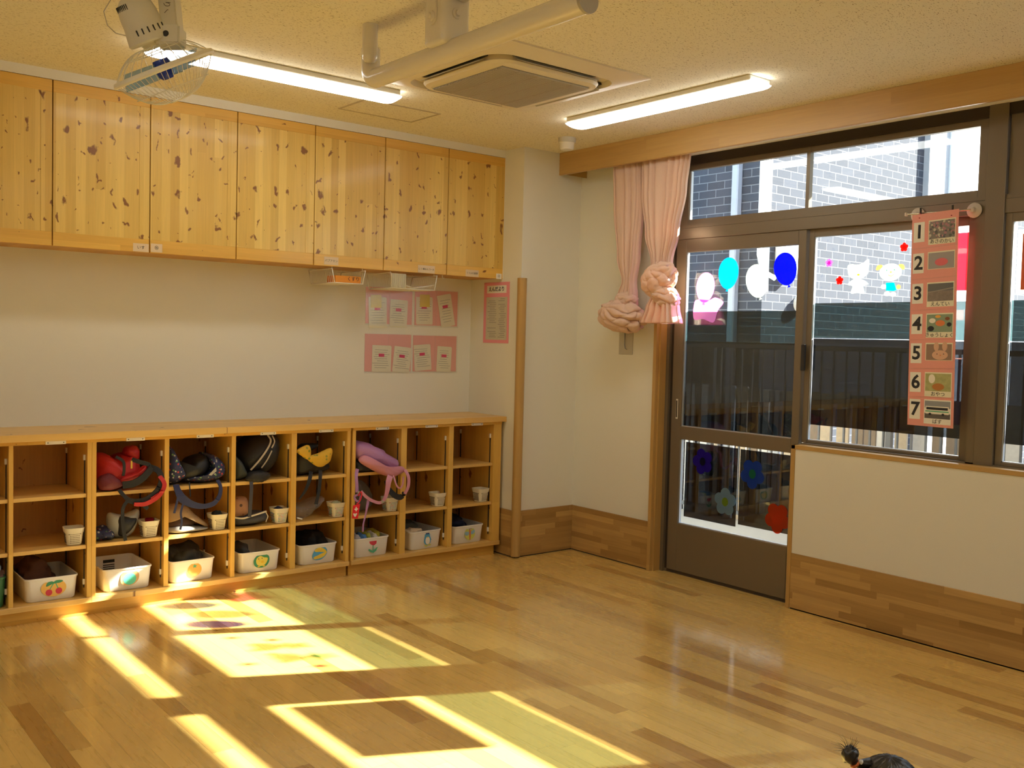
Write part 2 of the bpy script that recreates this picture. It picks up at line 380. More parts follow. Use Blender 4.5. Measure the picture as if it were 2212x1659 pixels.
# curtain valance board
val = MB().box(-.207, -.184, -4.78, 0, 2.553, H, bev=.002); val.box(-.184, .02, -.05, -.0005, 2.606, H); val.box(-.184, .0, -.052, -.05, 2.553, 2.606)
structure(val.build('trim_7', M_OAK_Y))
# corner guard pole on the pillar edge
cg = thing('corner_guard_pole', 'round wooden corner guard running up the pillar edge beside the cubbies', 'corner guard', (-PW, 0, 0))
MB().tube([(-.505, -.004, .01), (-.505, -.004, 1.848)], .0315, 20).build('pole', M_OAK_Z, cg, smooth=True)
MB().lathe((-.505, .0, 1.848), Z, [(.009, 0), (.009, .01), (.004, .014), (0, .014)], 10).build('screw_cap', M_WHITE, cg)

# =================================================================== WINDOW WALL
XG = .085
def frame(mb, x0, x1, y0, y1, z0, z1, l, r, b, t):
    """sash ring: y0<y1; widths low-y side, high-y side, bottom, top"""
    mb.box(x0, x1, y0, y0+l, z0, z1, bev=.0015); mb.box(x0, x1, y1-r, y1, z0, z1, bev=.0015)
    mb.box(x0, x1, y0+l, y1-r, z0, z0+b, bev=.0015); mb.box(x0, x1, y0+l, y1-r, z1-t, z1, bev=.0015)
# fixed outer frame
fr = MB().mat(M_ALU)
fr.box(.055, .15, -.80, -.775, 0, 2.60); fr.mat(M_ALUD).box(.075, .15, -.825, -.80, 0, 2.60)
fr.mat(M_ALU).box(.06, .15, -4.75, -.80, 2.092, 2.160, bev=.002)                # transom bar
fr.box(.06, .15, -4.75, -.80, 2.160, 2.178)
fr.box(.052, .15, -2.835, -2.745, .9076, 2.60, bev=.002)                        # main mullion between the bays
fr.box(.122, .15, -2.75, -2.66, .9076, 2.10); fr.box(.055, .150, -2.748, -2.7065, .9076, 2.10)
fr.box(.07, .15, -1.785, -.80, 0, .018)                                         # threshold
fr.box(.055, .15, -4.75, -1.785, .9076, .915)
fr.mat(M_ALUD).box(.06, .15, -4.75, -.80, 2.545, 2.60)
fr.mat(M_ALU).box(.052, .15, -4.75, -4.70, .9, 2.6)
structure(fr.build('window_1'))
# sliding door
d1 = structure(empty('door_1', (XG, -1.3, 0)))
mb = MB().mat(M_ALU)
mb.box(.068, .104, -.900, -.822, .02, 2.0925, bev=.002); mb.box(.068, .104, -1.762, -1.712, .02, 2.0925, bev=.002)
mb.box(.068, .104, -1.712, -.900, 2.012, 2.0925, bev=.002); mb.box(.068, .104, -1.712, -.900, .850, .931, bev=.002)
mb.box(.068, .104, -1.712, -.900, .02, .320, bev=.002); mb.mat(M_ALUD).box(.069, .104, -1.762, -.822, .004, .02)
mb.build('door_leaf', None, d1)
for z0, z1 in ((.931, 2.012), (.320, .850)):
    B('door_glass', M_GLASS, (.084, .088, -1.714, -.898, z0-.002, z1+.002), d1)
    g = MB(); 
    for b in ((.0775, .0955, -.905, -.8995, z0, z1), (.0775, .0955, -1.7125, -.9, z0, z0+.005)): g.box(*b)
    g.build('glazing_bead', plain('bright_aluminium_bead', (.62, .66, .72), .3, metal=.5), d1)
B('lock_plate', M_PIPE, (.064, .069, -.875, -.860, .975, 1.10), d1, .001); B('latch_slot', M_ALUD, (.0635, .0645, -.872, -.863, .985, 1.09), d1)
B('pull_handle', M_BLACK, (.052, .068, -1.790, -1.765, 1.315, 1.460), d1, .003)
# tinted privacy film (stuck on the outer face of the glass)
def film(parent, y0, y1, bands, x=.0895):
    for m_, z0, z1, k in bands: B('tinted_film', m_, (x+k*.0012, x+k*.0012+.0004, y0, y1, z0, z1), parent)
film(d1, -1.711, -.902, [(M_FILMA, 1.455, 1.647, 0), (M_FILMB, .933, 1.464, 1)])
film(d1, -1.335, -.932, [(M_FILMB, .368, .836, 0)]); film(d1, -1.708, -1.352, [(M_FILMB, .386, .834, 0)])
# sliding window sashes
def sash(n, y0, y1, gy0, gy1, x0, x1, zb=.915, zt=2.0925, filmy=True):
    w = structure(empty('window_%d' % n, (x0, (y0+y1)/2, zb)))
    mb = MB().mat(M_ALU); frame(mb, x0, x1, y0, y1, zb, zt, gy0-y0, y1-gy1, .016, .042); mb.build('sash_frame', None, w)
    xm = (x0+x1)/2
    B('window_glass', M_GLASS, (xm-.002, xm+.002, gy0-.004, gy1+.004, zb+.014, zt-.04), w)
    g = MB(); g.box(xm-.009, xm+.009, gy1-.005, gy1+.001, zb+.016, zt-.042); g.box(xm-.009, xm+.009, gy0, gy1, zb+.016, zb+.021)
    g.build('glazing_bead', MAT['bright_aluminium_bead'], w)
    if filmy: film(w, gy0+.004, gy1-.006, [(M_FILMA, 1.498, 1.688, 0), (M_FILMB, 1.018, 1.4935, 1)], xm+.004)
    return w
w2 = sash(2, -2.705, -1.768, -2.656, -1.800, .088, .118)
w3 = sash(3, -3.80, -2.838, -3.72, -2.868, .068, .098)
w4 = sash(4, -4.70, -3.76, -4.62, -3.81, .102, .132)
# transom sashes
def transom(n, y0, y1, mull):
    w = structure(empty('window_%d' % n, (.1, (y0+y1)/2, 2.17)))
    mb = MB().mat(M_ALU); frame(mb, .072, .105, y0, y1, 2.178, 2.548, .045, .075, .034, .034)
    mb.box(.070, .100, mull-.011, mull+.011, 2.21, 2.55); mb.build('sash_frame', None, w)
    B('window_glass', M_GLASS, (.088, .092, y0+.04, y1-.07, 2.205, 2.52), w)
    MB().box(.080, .1, y1-.083, y1-.075, 2.212, 2.51).build('glazing_bead', MAT['bright_aluminium_bead'], w)
transom(5, -2.742, -.828, -1.755); transom(6, -4.70, -2.838, -3.75)

# =================================================================== OUTSIDE
def brick_mat():
    m, n, l, p = nmat('grey_wall_tiles'); p.inputs['Roughness'].default_value = .85; p.inputs['Specular IOR Level'].default_value = .15
    tc = n.new('ShaderNodeTexCoord'); ge = n.new('ShaderNodeNewGeometry'); sx = n.new('ShaderNodeSeparateXYZ'); l.new(ge.outputs['Position'], sx.inputs[0])
    ad = n.new('ShaderNodeMath'); l.new(sx.outputs[0], ad.inputs[0]); l.new(sx.outputs[1], ad.inputs[1])
    cb = n.new('ShaderNodeCombineXYZ'); l.new(ad.outputs[0], cb.inputs[0]); l.new(sx.outputs[2], cb.inputs[1])
    bt = n.new('ShaderNodeTexBrick'); l.new(cb.outputs[0], bt.inputs[0]); bt.inputs['Scale'].default_value = 1
    bt.inputs['Brick Width'].default_value = .19; bt.inputs['Row Height'].default_value = .070; bt.inputs['Mortar Size'].default_value = .0040
    bt.inputs['Color1'].default_value = (.040, .046, .060, 1); bt.inputs['Color2'].default_value = (.055, .062, .080, 1); bt.inputs['Mortar'].default_value = (.16, .17, .19, 1)  # pale joint colour also stands for the sunlit tile edges
    l.new(bt.outputs[0], p.inputs[0]); b = n.new('ShaderNodeBump'); b.inputs['Distance'].default_value = .012; b.inputs['Strength'].default_value = 1; b.invert = True
    l.new(bt.outputs[1], b.inputs['Height']); l.new(b.outputs[0], p.inputs['Normal']); return m
M_TILE = brick_mat()
M_CONC = plain('pale_concrete', (.44, .38, .29), .9, bump=.3, bscale=60, var=.08)
structure(B('ground', plain('pale_gravel_ground', (.42, .39, .34), .95, bscale=30, var=.1), (.22, 14, -14, 9, -.35, -.12)))
structure(B('veranda_deck', M_CONC, (.10, 1.90, -9, 2.5, -.12, .01)))
bd = thing('neighbouring_building', 'grey brick-tiled house beyond the veranda seen through the glass door', 'building', (2.2, .12, -.12))
MB().box(2.2, 8, .12, 7, -.12, 6.5).build('tiled_wall', M_TILE, bd)
B('downpipe', plain('grey_blue_downpipe', (.34, .36, .42), .5), (2.13, 2.2, .36, .43, -.1, 6.4), bd, .01)
B('corner_bead', plain('pale_corner_bead', (.75, .72, .66), .6), (2.19, 2.25, .095, .125, 1.9, 6.4), bd)
B('pilaster', plain('white_pilaster', (.8, .82, .84), .6), (5.12, 6.6, .02, .12, -.1, 6.4), bd)
B('shadow_recess', plain('grey_door_frame', (.30, .31, .33), .6), (4.72, 5.10, .06, .13, -.1, 6.4), bd)  # grey strip, its colour also standing for the shaded band of this wall
MB().tube([(2.12, -.02+.12, 3.2), (2.12, .10, 2.2), (2.12, .06, 2.06), (2.14, -.05, 2.0)], .022, 10).build('conduit', M_WHITE, bd)
B('meter_box', M_WHITE, (2.35, 2.62, .01, .12, 2.06, 2.40), bd, .01)
MB().lathe((2.72, .13, 1.82), -Y, [(0, 0), (.075, 0), (.075, .07), (.05, .10), (0, .10)], 16).build('vent_hood', M_WHITE, bd, smooth=True)
ev = MB().box(.22, 1.02, -9, .62, 2.894, 3.0); structure(ev.build('eave', plain('dark_eave_soffit', (.10, .10, .10), .7)))
nh = thing('neighbouring_house', 'plain neighbouring house across the yard that shades the veranda', 'building', (7.5, -7, -.12))  # unseen block, added and sized to keep low sun off the floor
B('house_walls', plain('beige_render', (.5, .47, .42), .9), (6.0, 9.0, -12, -5.45, -.12, 4.82), nh); B('tall_wing', MAT['beige_render'], (6.0, 9.0, -5.449, -3.15, -.12, 4.9), nh); B('roof', plain('dark_roof', (.08, .08, .09), .7), (5.85, 9.15, -12.15, -5.50, 4.82, 4.98), nh); B('wing_roof', MAT['dark_roof'], (5.85, 9.15, -5.49, -3.0, 4.9, 5.05), nh)
# veranda railing: one thing
rl = thing('veranda_railing', 'dark metal railing of thin upright bars beyond the tinted glass', 'railing', (1.82, -1.5, .01))
B('top_rail', plain('dark_rail_paint', (.10, .095, .09), .5), (1.80, 1.84, -7, 2.2, 1.42, 1.455), rl, .004)
B('bottom_rail', MAT['dark_rail_paint'], (1.805, 1.835, -7, 2.2, .07, .10), rl)
for k in range(70):
    y = 2.0-k*.105
    if y < -6.2: break
    B('bar', MAT['dark_rail_paint'], (1.812, 1.828, y-.006, y+.006, .10, 1.42), rl)
for y in (1.9, .3, -1.3, -2.9, -4.5): B('post', MAT['dark_rail_paint'], (1.80, 1.84, y-.02, y+.02, .01, 1.42), rl)
fc = thing('slatted_fence', 'weathered board fence standing behind the veranda railing', 'fence', (2.0, -1.5, -.12))
random.seed(3)
M_F = [plain('fence_board_%s' % a, c, .8, bump=.3, bscale=40, var=.15) for a, c in (('tan', (.50, .38, .25)), ('grey', (.42, .41, .40)), ('brown', (.24, .17, .11)), ('pale', (.62, .56, .48)))]
y = 2.1; k = 0
while y > -5.5 and k < 95:
    w_ = random.choice((.07, .09, .10)); B('board', random.choice(M_F), (1.98, 2.00, y-w_, y, -.12, 1.10+random.uniform(-.01, .01)), fc); y -= w_+random.choice((.012, .03, .05)); k += 1
B('rail', M_F[0], (2.00, 2.03, -5.5, 2.1, 1.02, 1.09), fc)
#@@LAMPS
# =================================================================== CEILING THINGS
def lamp(x0, x1, y0, y1, label, name='ceiling_light'):
    t = thing(name, label, 'ceiling light', ((x0+x1)/2, (y0+y1)/2, H), 'tube lights on the ceiling')
    ax = 'x' if x1-x0 > y1-y0 else 'y'
    cx, cy = (x0+x1)/2, (y0+y1)/2
    if ax == 'x':
        B('base', M_WHITE, (x0+.01, x1-.01, cy-.077, cy+.077, 2.674, H), t, .004); L0, L1 = x0, x1
        sec = lambda s_, a: (s_, cy+.073*cos(a), 2.672-.026*abs(sin(a))**.7)
    else:
        B('base', M_WHITE, (cx-.077, cx+.077, y0+.01, y1-.01, 2.674, H), t, .004); L0, L1 = y0, y1
        sec = lambda s_, a: (cx+.073*cos(a), s_, 2.672-.026*abs(sin(a))**.7)
    mb = MB(); R = []
    for s_, k in ((L0, .55), (L0+.012, .9), (L0+.03, 1), (L1-.03, 1), (L1-.012, .9), (L1, .55)):
        ring = []
        for i in range(13):
            p = Vector(sec(s_, pi+pi*i/12)); p.z = 2.672-(2.672-p.z)*k; ring.append(mb.bm.verts.new(p))
        R.append(ring)
    for A, C_ in zip(R, R[1:]):
        for i in range(12): mb.bm.faces.new((A[i], A[i+1], C_[i+1], C_[i]))
        mb.bm.faces.new((A[0], C_[0], C_[-1], A[-1]))
    mb.bm.faces.new(R[0]); mb.bm.faces.new(R[-1][::-1])
    mb.build('diffuser', emis('glowing_tube_diffuser', LAMP_C, LAMP_E), t, smooth='all')
lamp(-3.12, -1.872, -.65, -.53, 'glowing white tube light running left to right above the wall cabinets')
lamp(-.86, -.74, -2.085, -.80, 'glowing white tube light running front to back near the curtain valance')
for a in ((-3.2, -1.945, -4.3, -4.2, 'opposite the cabinets in front of the pipe rail'), (-4.55, -4.45, -3.3, -2.05, 'left of the caged fan'), (-.9, -.8, -5.1, -3.85, 'by the second window bay'), (-6.6, -5.35, -.71, -.61, 'over the left end of the wall cabinets'), (-7.2, -7.1, -3.3, -2.05, 'nearest the far blank wall'), (-6.0, -4.75, -6.8, -6.7, 'at the back left of the room'), (-2.8, -1.6, -7.6, -7.5, 'at the back right of the room')):
    lamp(*a[:4], 'glowing white tube light '+a[4])
# air conditioner cassette
ac = thing('ceiling_air_conditioner', 'square beige cassette air conditioner set into the ceiling', 'air conditioner', (-1.63, -1.245, H))
AX, AY = -1.63, -1.245
def rsq(h, r, z, n=8, cx=AX, cy=AY, bulge=0.):
    P = []
    for q, (sx_, sy_) in enumerate(((1, 1), (-1, 1), (-1, -1), (1, -1))):
        for i in range(n+1):
            a = pi/2*q+pi/2*i/n; P.append(Vector((cx+sx_*(h-r)+r*cos(a), cy+sy_*(h-r)+r*sin(a), z)))
    return P
def loft(mb, loops, cap0=False, cap1=True):
    R = [[mb.bm.verts.new(p) for p in L] for L in loops]; n = len(R[0]); fs = []
    for A, C_ in zip(R, R[1:]):
        for i in range(n): fs.append(mb.bm.faces.new((A[i], A[(i+1) % n], C_[(i+1) % n], C_[i])))
    if cap0: fs.append(mb.bm.faces.new(R[0][::-1]))
    if cap1: fs.append(mb.bm.faces.new(R[-1]))
    mb._f(fs); return mb
M_AC = plain('ivory_plastic', (.74, .66, .49), .4)
mb = loft(MB(), [rsq(.476, .012, H), rsq(.476, .012, 2.692), rsq(.40, .10, 2.676), rsq(.375, .11, 2.672), rsq(.365, .11, 2.69), rsq(.365, .11, 2.698)]); mb.build('outer_panel', M_AC, ac, smooth=True)
mb = loft(MB(), [rsq(.322, .11, 2.698), rsq(.330, .11, 2.668), rsq(.322, .11, 2.655), rsq(.285, .05, 2.652), rsq(.283, .05, 2.655), rsq(.275, .03, 2.652)]); mb.build('inner_panel', M_AC, ac, smooth=True)
for dx, dy in ((1, 0), (-1, 0), (0, 1), (0, -1)):
    c = Vector((AX+dx*.352, AY+dy*.352, 2.672)); t_ = Vector((abs(dy), abs(dx), 0)); nrm = Vector((dx, dy, 0))
    mb = MB().obox(c+Z*.018, t_, nrm, Z, (.25, .026, .003)); mb.build('outlet_slot', M_BLACK, ac)
    q = (nrm*.8+Z*-.35).normalized(); mb = MB().obox(c-nrm*.004-Z*.002, t_, q, q.cross(t_), (.235, .017, .0015)); mb.build('louver', plain('grey_louver', (.42, .38, .30), .4), ac)
gr = MB().mat(plain('brown_grey_grille', (.30, .27, .20), .6)); gr.box(AX-.262, AX+.262, AY-.272, AY+.272, 2.649, 2.653)
gr.mat(plain('grille_slat', (.52, .47, .37), .5))
for k in range(44):
    y = AY-.266+k*.01237; gr.box(AX-.262, AX+.262, y-.0028, y+.0028, 2.643, 2.651)
for k in range(1, 5): gr.box(AX-.262+k*.105-.002, AX-.262+k*.105+.002, AY-.27, AY+.27, 2.6415, 2.65)
gr.build('intake_grille', None, ac)
# access hatch
ah = MB().mat(M_CEIL); ah.box(-1.905, -1.45, -.367, -.092, 2.6975, H)
ah.mat(plain('beige_metal_edge', (.48, .40, .26), .5))
for b in ((-1.92, -1.435, -.382, -.369), (-1.92, -1.435, -.09, -.077), (-1.92, -1.907, -.369, -.09), (-1.448, -1.435, -.369, -.09)): ah.box(*b, 2.6965, H)
tag(ah.build('ceiling_access_hatch'), 'flat square access hatch in the ceiling between tube light and air conditioner', 'ceiling hatch')
sdv = thing('smoke_detector', 'small white round smoke detector on the ceiling near the valance end', 'smoke detector', (-.50, -.40, H))
MB().lathe((-.50, -.40, H), -Z, [(0, 0), (.056, 0), (.054, .028), (.050, .030), (0, .030)], 28).build('mount', plain('grey_white_plastic', (.62, .60, .54), .5), sdv, smooth=True)
MB().lathe((-.50, -.40, 2.67), -Z, [(0, 0), (.048, 0), (.046, .004), (.044, .034), (.038, .042), (0, .042)], 28).build('sensor_head', M_WHITE, sdv, smooth=True)
# hanging pipe rail
pr = thing('ceiling_hanging_pipe', 'thick ivory pipe rail hung under the ceiling on brackets', 'pipe rail', (-2.51, -2.1, H))
MB().tube([(-2.51, -1.435, 2.625), (-2.51, -1.435, 2.615), (-2.51, -1.435, 2.56)]+[(-2.51, -1.485+.05*cos(a), 2.54-.05*sin(a)) for a in [pi/2*i/8 for i in range(9)]]+[(-2.51, -1.6, 2.49), (-2.51, -2.70, 2.49), (-2.51, -2.72, 2.49)], .038, 28, radii=[.030, .038, .038]+[.038]*9+[.038]*3).build('pipe', M_PIPE, pr, smooth=True)
MB().lathe((-2.51, -2.72, 2.49), -Y, [(.0, 0), (.041, 0), (.041, .012), (0, .016)], 28).build('end_cap', plain('grey_pipe_cap', (.42, .38, .30), .4), pr, smooth=True)
mb = MB(); mb.tube([(-2.535, -1.470, H), (-2.535, -1.470, 2.575)], .031, 24); mb.lathe((-2.535, -1.470, 2.575), -Z, [(.031, 0), (.029, .012), (.020, .024), (0, .030)], 24); mb.tube([(-2.51, -1.435, 2.60), (-2.51, -1.435, H)], .020, 16)
mb.build('hanger_tube', M_PIPE, pr, smooth=True)
def slotplate(mb, cx, y0, y1, z0, z1, half, th=.004):
    """U-shaped cheek plates either side of the tube"""
    for sx_ in (-1, 1):
        x = cx+sx_*half; P = [Vector((x, y0, z1)), Vector((x, y1, z1))]
        r = (y1-y0)/2; cyy = (y0+y1)/2
        P += [Vector((x, cyy+r*cos(a), z0+r-r*sin(a))) for a in [pi*i/14 for i in range(15)]]
        mb.prism(P, (sx_, 0, 0), th)
mb = MB(); mb.box(-2.572, -2.448, -2.035, -1.915, 2.505, H, bev=.016, seg=3); mb.build('middle_bracket', M_PIPE, pr, smooth=True)
mb = MB(); P = [Vector((-2.573, -1.975+.026*cos(a), 2.60+.026*sin(a))) for a in [pi+pi*i/12 for i in range(13)]]+[Vector((-2.573, -1.949, H)), Vector((-2.573, -2.001, H))]; mb.prism(P, -X, .006); mb.build('side_tongue', M_PIPE, pr)
MB().box(-2.545, -2.475, -2.075, -2.035, 2.66, H, bev=.004).build('front_lug', M_PIPE, pr)
for c_, d_ in (((-2.579, -1.975, 2.605), -X), ((-2.51, -2.035, 2.615), -Y)):
    MB().lathe(c_, d_, [(0, 0), (.020, 0), (.020, .006), (.011, .007), (.011, .016), (0, .017)], 16).build('bolt', M_PIPE, pr, smooth=True)
MB().box(-2.56, -2.46, -2.16, -1.94, 2.692, H, bev=.002).build('ceiling_plate', M_PIPE, pr)
# fan
def img(x, y, s):                                                                # a point of the fan at depth s along the view axis
    return CAM+(F+RT*((x-1106)/2106.69)-UP*((y-829.5)/2106.69))*s
P0 = Vector(img(355, 150, 3.5)); A_ = (-UP*.93+RT*.36+F*.40).normalized()
fan = thing('ceiling_fan', 'white caged fan with blue blades hanging tilted from the ceiling', 'fan', (P0.x, P0.y, H))
T1 = A_.cross(F).normalized(); T2 = A_.cross(T1).normalized(); RR = .180
M_CAGE = plain('cream_wire_enamel', (.80, .76, .62), .35); M_MOTOR = plain('cream_motor_plastic', (.72, .68, .54), .42)
mb = MB(); mb.ring(P0, A_, RR, .0085, 64, 8); mb.ring(P0-A_*.006, A_, RR-.001, .0065, 64, 8); mb.build('guard_ring', M_CAGE, fan, smooth=True)
def guard(name, sgn, dep, nw, tr_, rings, r_in):
    mb = MB()
    for k in range(nw):
        a = 2*pi*k/nw; pts = []
        for i in range(9):
            t = i/8; r = RR*(1-t)+r_in*t; h = dep*(1-(1-t)**2.1)
            aa = a+sgn*.35*t*t; pts.append(P0+(T1*cos(aa)+T2*sin(aa))*r+A_*sgn*h)
        mb.tube(pts, tr_, 5)
    for r, h in rings: mb.ring(P0+A_*sgn*h, A_, r, tr_*1.15, 40, 5)
    return mb.build(name, M_CAGE, fan, smooth='all')
guard('front_guard', 1, .112, 56, .0010, [(.135, .068), (.03, .112)], .03)
guard('back_guard', -1, .082, 24, .0014, [(.11, .062), (.055, .081)], .055)
MB().lathe(P0+A_*.110, A_, [(0, .006), (.03, .005), (.034, 0), (0, -.002)], 24).build('guard_badge', M_CAGE, fan, smooth=True)
M_BLUE = plain('deep_blue_plastic', (.01, .035, .36), .2, spec=.6)
MB().lathe(P0, A_, [(0, -.035), (.028, -.035), (.034, -.01), (.030, .022), (.018, .034), (0, .036)], 24).build('blade_hub', M_BLUE, fan, smooth=True)
m_, n_, l_, p_ = nmat('clear_blue_blade'); p_.inputs['Base Color'].default_value = (.22, .45, .72, 1); p_.inputs['Roughness'].default_value = .15; p_.inputs['Alpha'].default_value = .78
for k in range(3):
    mb = MB(); a0 = .5+2*pi*k/3; R = []
    for i in range(9):
        r = .028+(.155-.028)*i/8; w_ = .75*sin(pi*(.18+.70*i/8)); row = []
        for j in range(7):
            aa = a0+(j/6-.5)*w_*1.25; tilt = (j/6-.5)*.055
            row.append(mb.bm.verts.new(P0+(T1*cos(aa)+T2*sin(aa))*r+A_*tilt))
        R.append(row)
    for A2, B2 in zip(R, R[1:]):
        for j in range(6): mb.bm.faces.new((A2[j], A2[j+1], B2[j+1], B2[j]))
    bmesh.ops.solidify(mb.bm, geom=mb.bm.faces[:], thickness=.002)
    mb.build('blade', m_, fan, smooth='all')
# motor housing behind the cage, along -A_
mb = MB().mat(M_MOTOR)
mb.lathe(P0, -A_, [(.030, .075), (.038, .095), (.074, .098), (.078, .105), (.074, .130), (.068, .160), (.066, .20), (.058, .235), (.040, .255), (.0, .26)], 32)
mb.mat(M_GAP)
for k in range(11):
    aa = -1.0+k*.28
    d = T1*cos(aa)+T2*sin(aa); t_ = A_.cross(d)
    mb.obox(P0-A_*.136+d*.0735, t_, A_, d, (.0022, .010, .0012)); 
for k in range(14):
    aa = 1.8+k*.12; d = T1*cos(aa)+T2*sin(aa); mb.obox(P0-A_*.225+d*.0605, A_.cross(d), A_, d, (.0012, .012, .0012))
mb.build('motor_housing', None, fan, smooth=True)
# bracket: boxed arm from the ceiling reaching the motor
top = Vector((P0.x+.02, P0.y+.03, H)); c0 = P0-A_*.115+RT*.085
mb = MB(); d = (c0-top); ax_ = d.normalized(); ay_ = ax_.cross(F).normalized(); az_ = ax_.cross(ay_)
mb.obox((c0+top)/2, ay_, az_, ax_, (.030, .036, d.length/2), .004); mb.build('arm', M_MOTOR, fan)
mb = MB(); mb.obox(c0+RT*-.01, RT, UP, F, (.045, .034, .040), .006); mb.build('pivot_block', M_MOTOR, fan, smooth=True)
mb = MB(); mb.lathe(c0-F*.041+RT*-.012, -F, [(0, .004), (.007, .003), (.011, .0), (0, 0)], 16); mb.build('screw', M_BLACK, fan, smooth=True)
q = P0-A_*.25; mb = MB(); mb.ribbon([top+Vector((-.03, .0, -.05)), q+RT*-.05+UP*.06, q+RT*.03+UP*.05, q+RT*.055-UP*.02, P0-A_*.13+RT*.055], .03, F, .006); mb.build('yoke', M_MOTOR, fan)
mb = MB(); mb.tube([q, q+UP*.05, q+UP*.085], .012, 10); mb.build('oscillation_joint', plain('dull_steel', (.35, .36, .36), .35, metal=.8), fan, smooth=True)
MB().lathe((top.x, top.y, H), -Z, [(0, 0), (.075, 0), (.072, .03), (.05, .05), (0, .05)], 28).build('ceiling_mount', M_MOTOR, fan, smooth=True)
MB().tube([img(275, 78, 3.5), img(250, 72, 3.48), img(232, 55, 3.46), img(224, 25, 3.45), img(245, -10, 3.5), top+Vector((-.06, 0, -.03))], .0018, 6).build('cord', plain('grey_white_cord', (.6, .57, .5), .5), fan, smooth=True)
tm = (c0+top)/2+F*-.0375
text_mesh('ひまわりぐみ', .030, (c0*.45+top*.55)-az_*(.0375 if az_.dot(F) > 0 else -.0375), UP*-.2+RT*.02+ax_*1.0, RT*1.0, plain('grey_pencil', (.22, .18, .13), .8), 'handwriting', fan)

# =================================================================== WALL CABINETS
gx = [-.497-.4707*i for i in range(9)]
where = ['rightmost, touching the white corner pillar', 'second from the pillar end', 'third from the pillar end, the wire basket below it', 'fourth from the pillar end', 'fifth from the pillar end, below left of the tube light end', 'sixth from the pillar end, behind the fan', 'at the left edge of the photo', 'beyond the left edge']
for i in range(8):
    x1, x0 = gx[i], gx[i+1]
    c = thing('wall_cabinet', 'knotty pine wall cabinet, '+where[i], 'wall cabinet', ((x0+x1)/2, .37, 1.847), 'pine wall cabinets in a row under the ceiling')
    B('body', M_PINE_BACK, (x0+.0005, x1-.0005, .222, YB, 1.852, 2.652), c)
    dd = empty('door'); dd.parent = c
    a, b = x0+.0025, x1-.0025
    r_ = MB().mat(M_PINE_RAIL); r_.box(a, b, .1985, .2205, 2.592, 2.650, bev=.0015); r_.box(a, b, .1985, .2205, 1.848, 1.915, bev=.0015)
    r_.mat(M_PINE_DOOR); r_.box(a, a+.052, .1985, .2205, 1.915, 2.592, bev=.001); r_.box(b-.052, b, .1985, .2205, 1.915, 2.592, bev=.001)
    bpy.data.objects.remove(dd)
    dr = r_.build('door', None, c)
    B('door_panel', M_PINE_DOOR, (a+.052, b-.052, .2005, .2185, 1.915, 2.592), dr)
def wlabel(x0, x1, z0, z1, txt, size, label, mat=None, tilt=0.):
    t = thing('paper_label', label, 'label', ((x0+x1)/2, .198, (z0+z1)/2), 'handwritten labels on the wall cabinets')
    c_ = Vector(((x0+x1)/2, .1978, (z0+z1)/2))
    rx = Vector((cos(tilt), 0, sin(tilt))); rz = Vector((-sin(tilt), 0, cos(tilt)))
    MB().obox(c_, rx, Y, rz, ((x1-x0)/2, .0005, (z1-z0)/2)).build('card', mat or plain('beige_label_paper', (.72, .56, .36), .7), t)
    text_mesh(txt, size, c_-Y*.0009, rx, rz, M_INK, 'writing', t, th=.0002)
wlabel(-2.935, -2.855, 1.850, 1.892, 'いす', .020, 'beige handwritten label at the lower right corner of the cabinet behind the fan')
wlabel(-2.845, -2.785, 1.853, 1.897, '⑯', .024, 'beige label with a circled number next to the cabinet gap below the fan')
wlabel(-1.842, -1.748, 1.856, 1.902, 'パプアカン', .017, 'beige handwritten label above the wire basket holding an orange box')
wlabel(-1.188, -1.060, 1.850, 1.897, 'しつ.検おんコール', .0145, 'wide beige handwritten label above the wire basket of papers')
wlabel(-.818, -.712, 1.848, 1.892, 'くつ入れ着替', .015, 'beige handwritten label in the middle of the rightmost cabinet')
wlabel(-.565, -.520, 1.846, 1.882, '▤', .024, 'small white square sticker at the corner of the rightmost cabinet', M_PAPER)

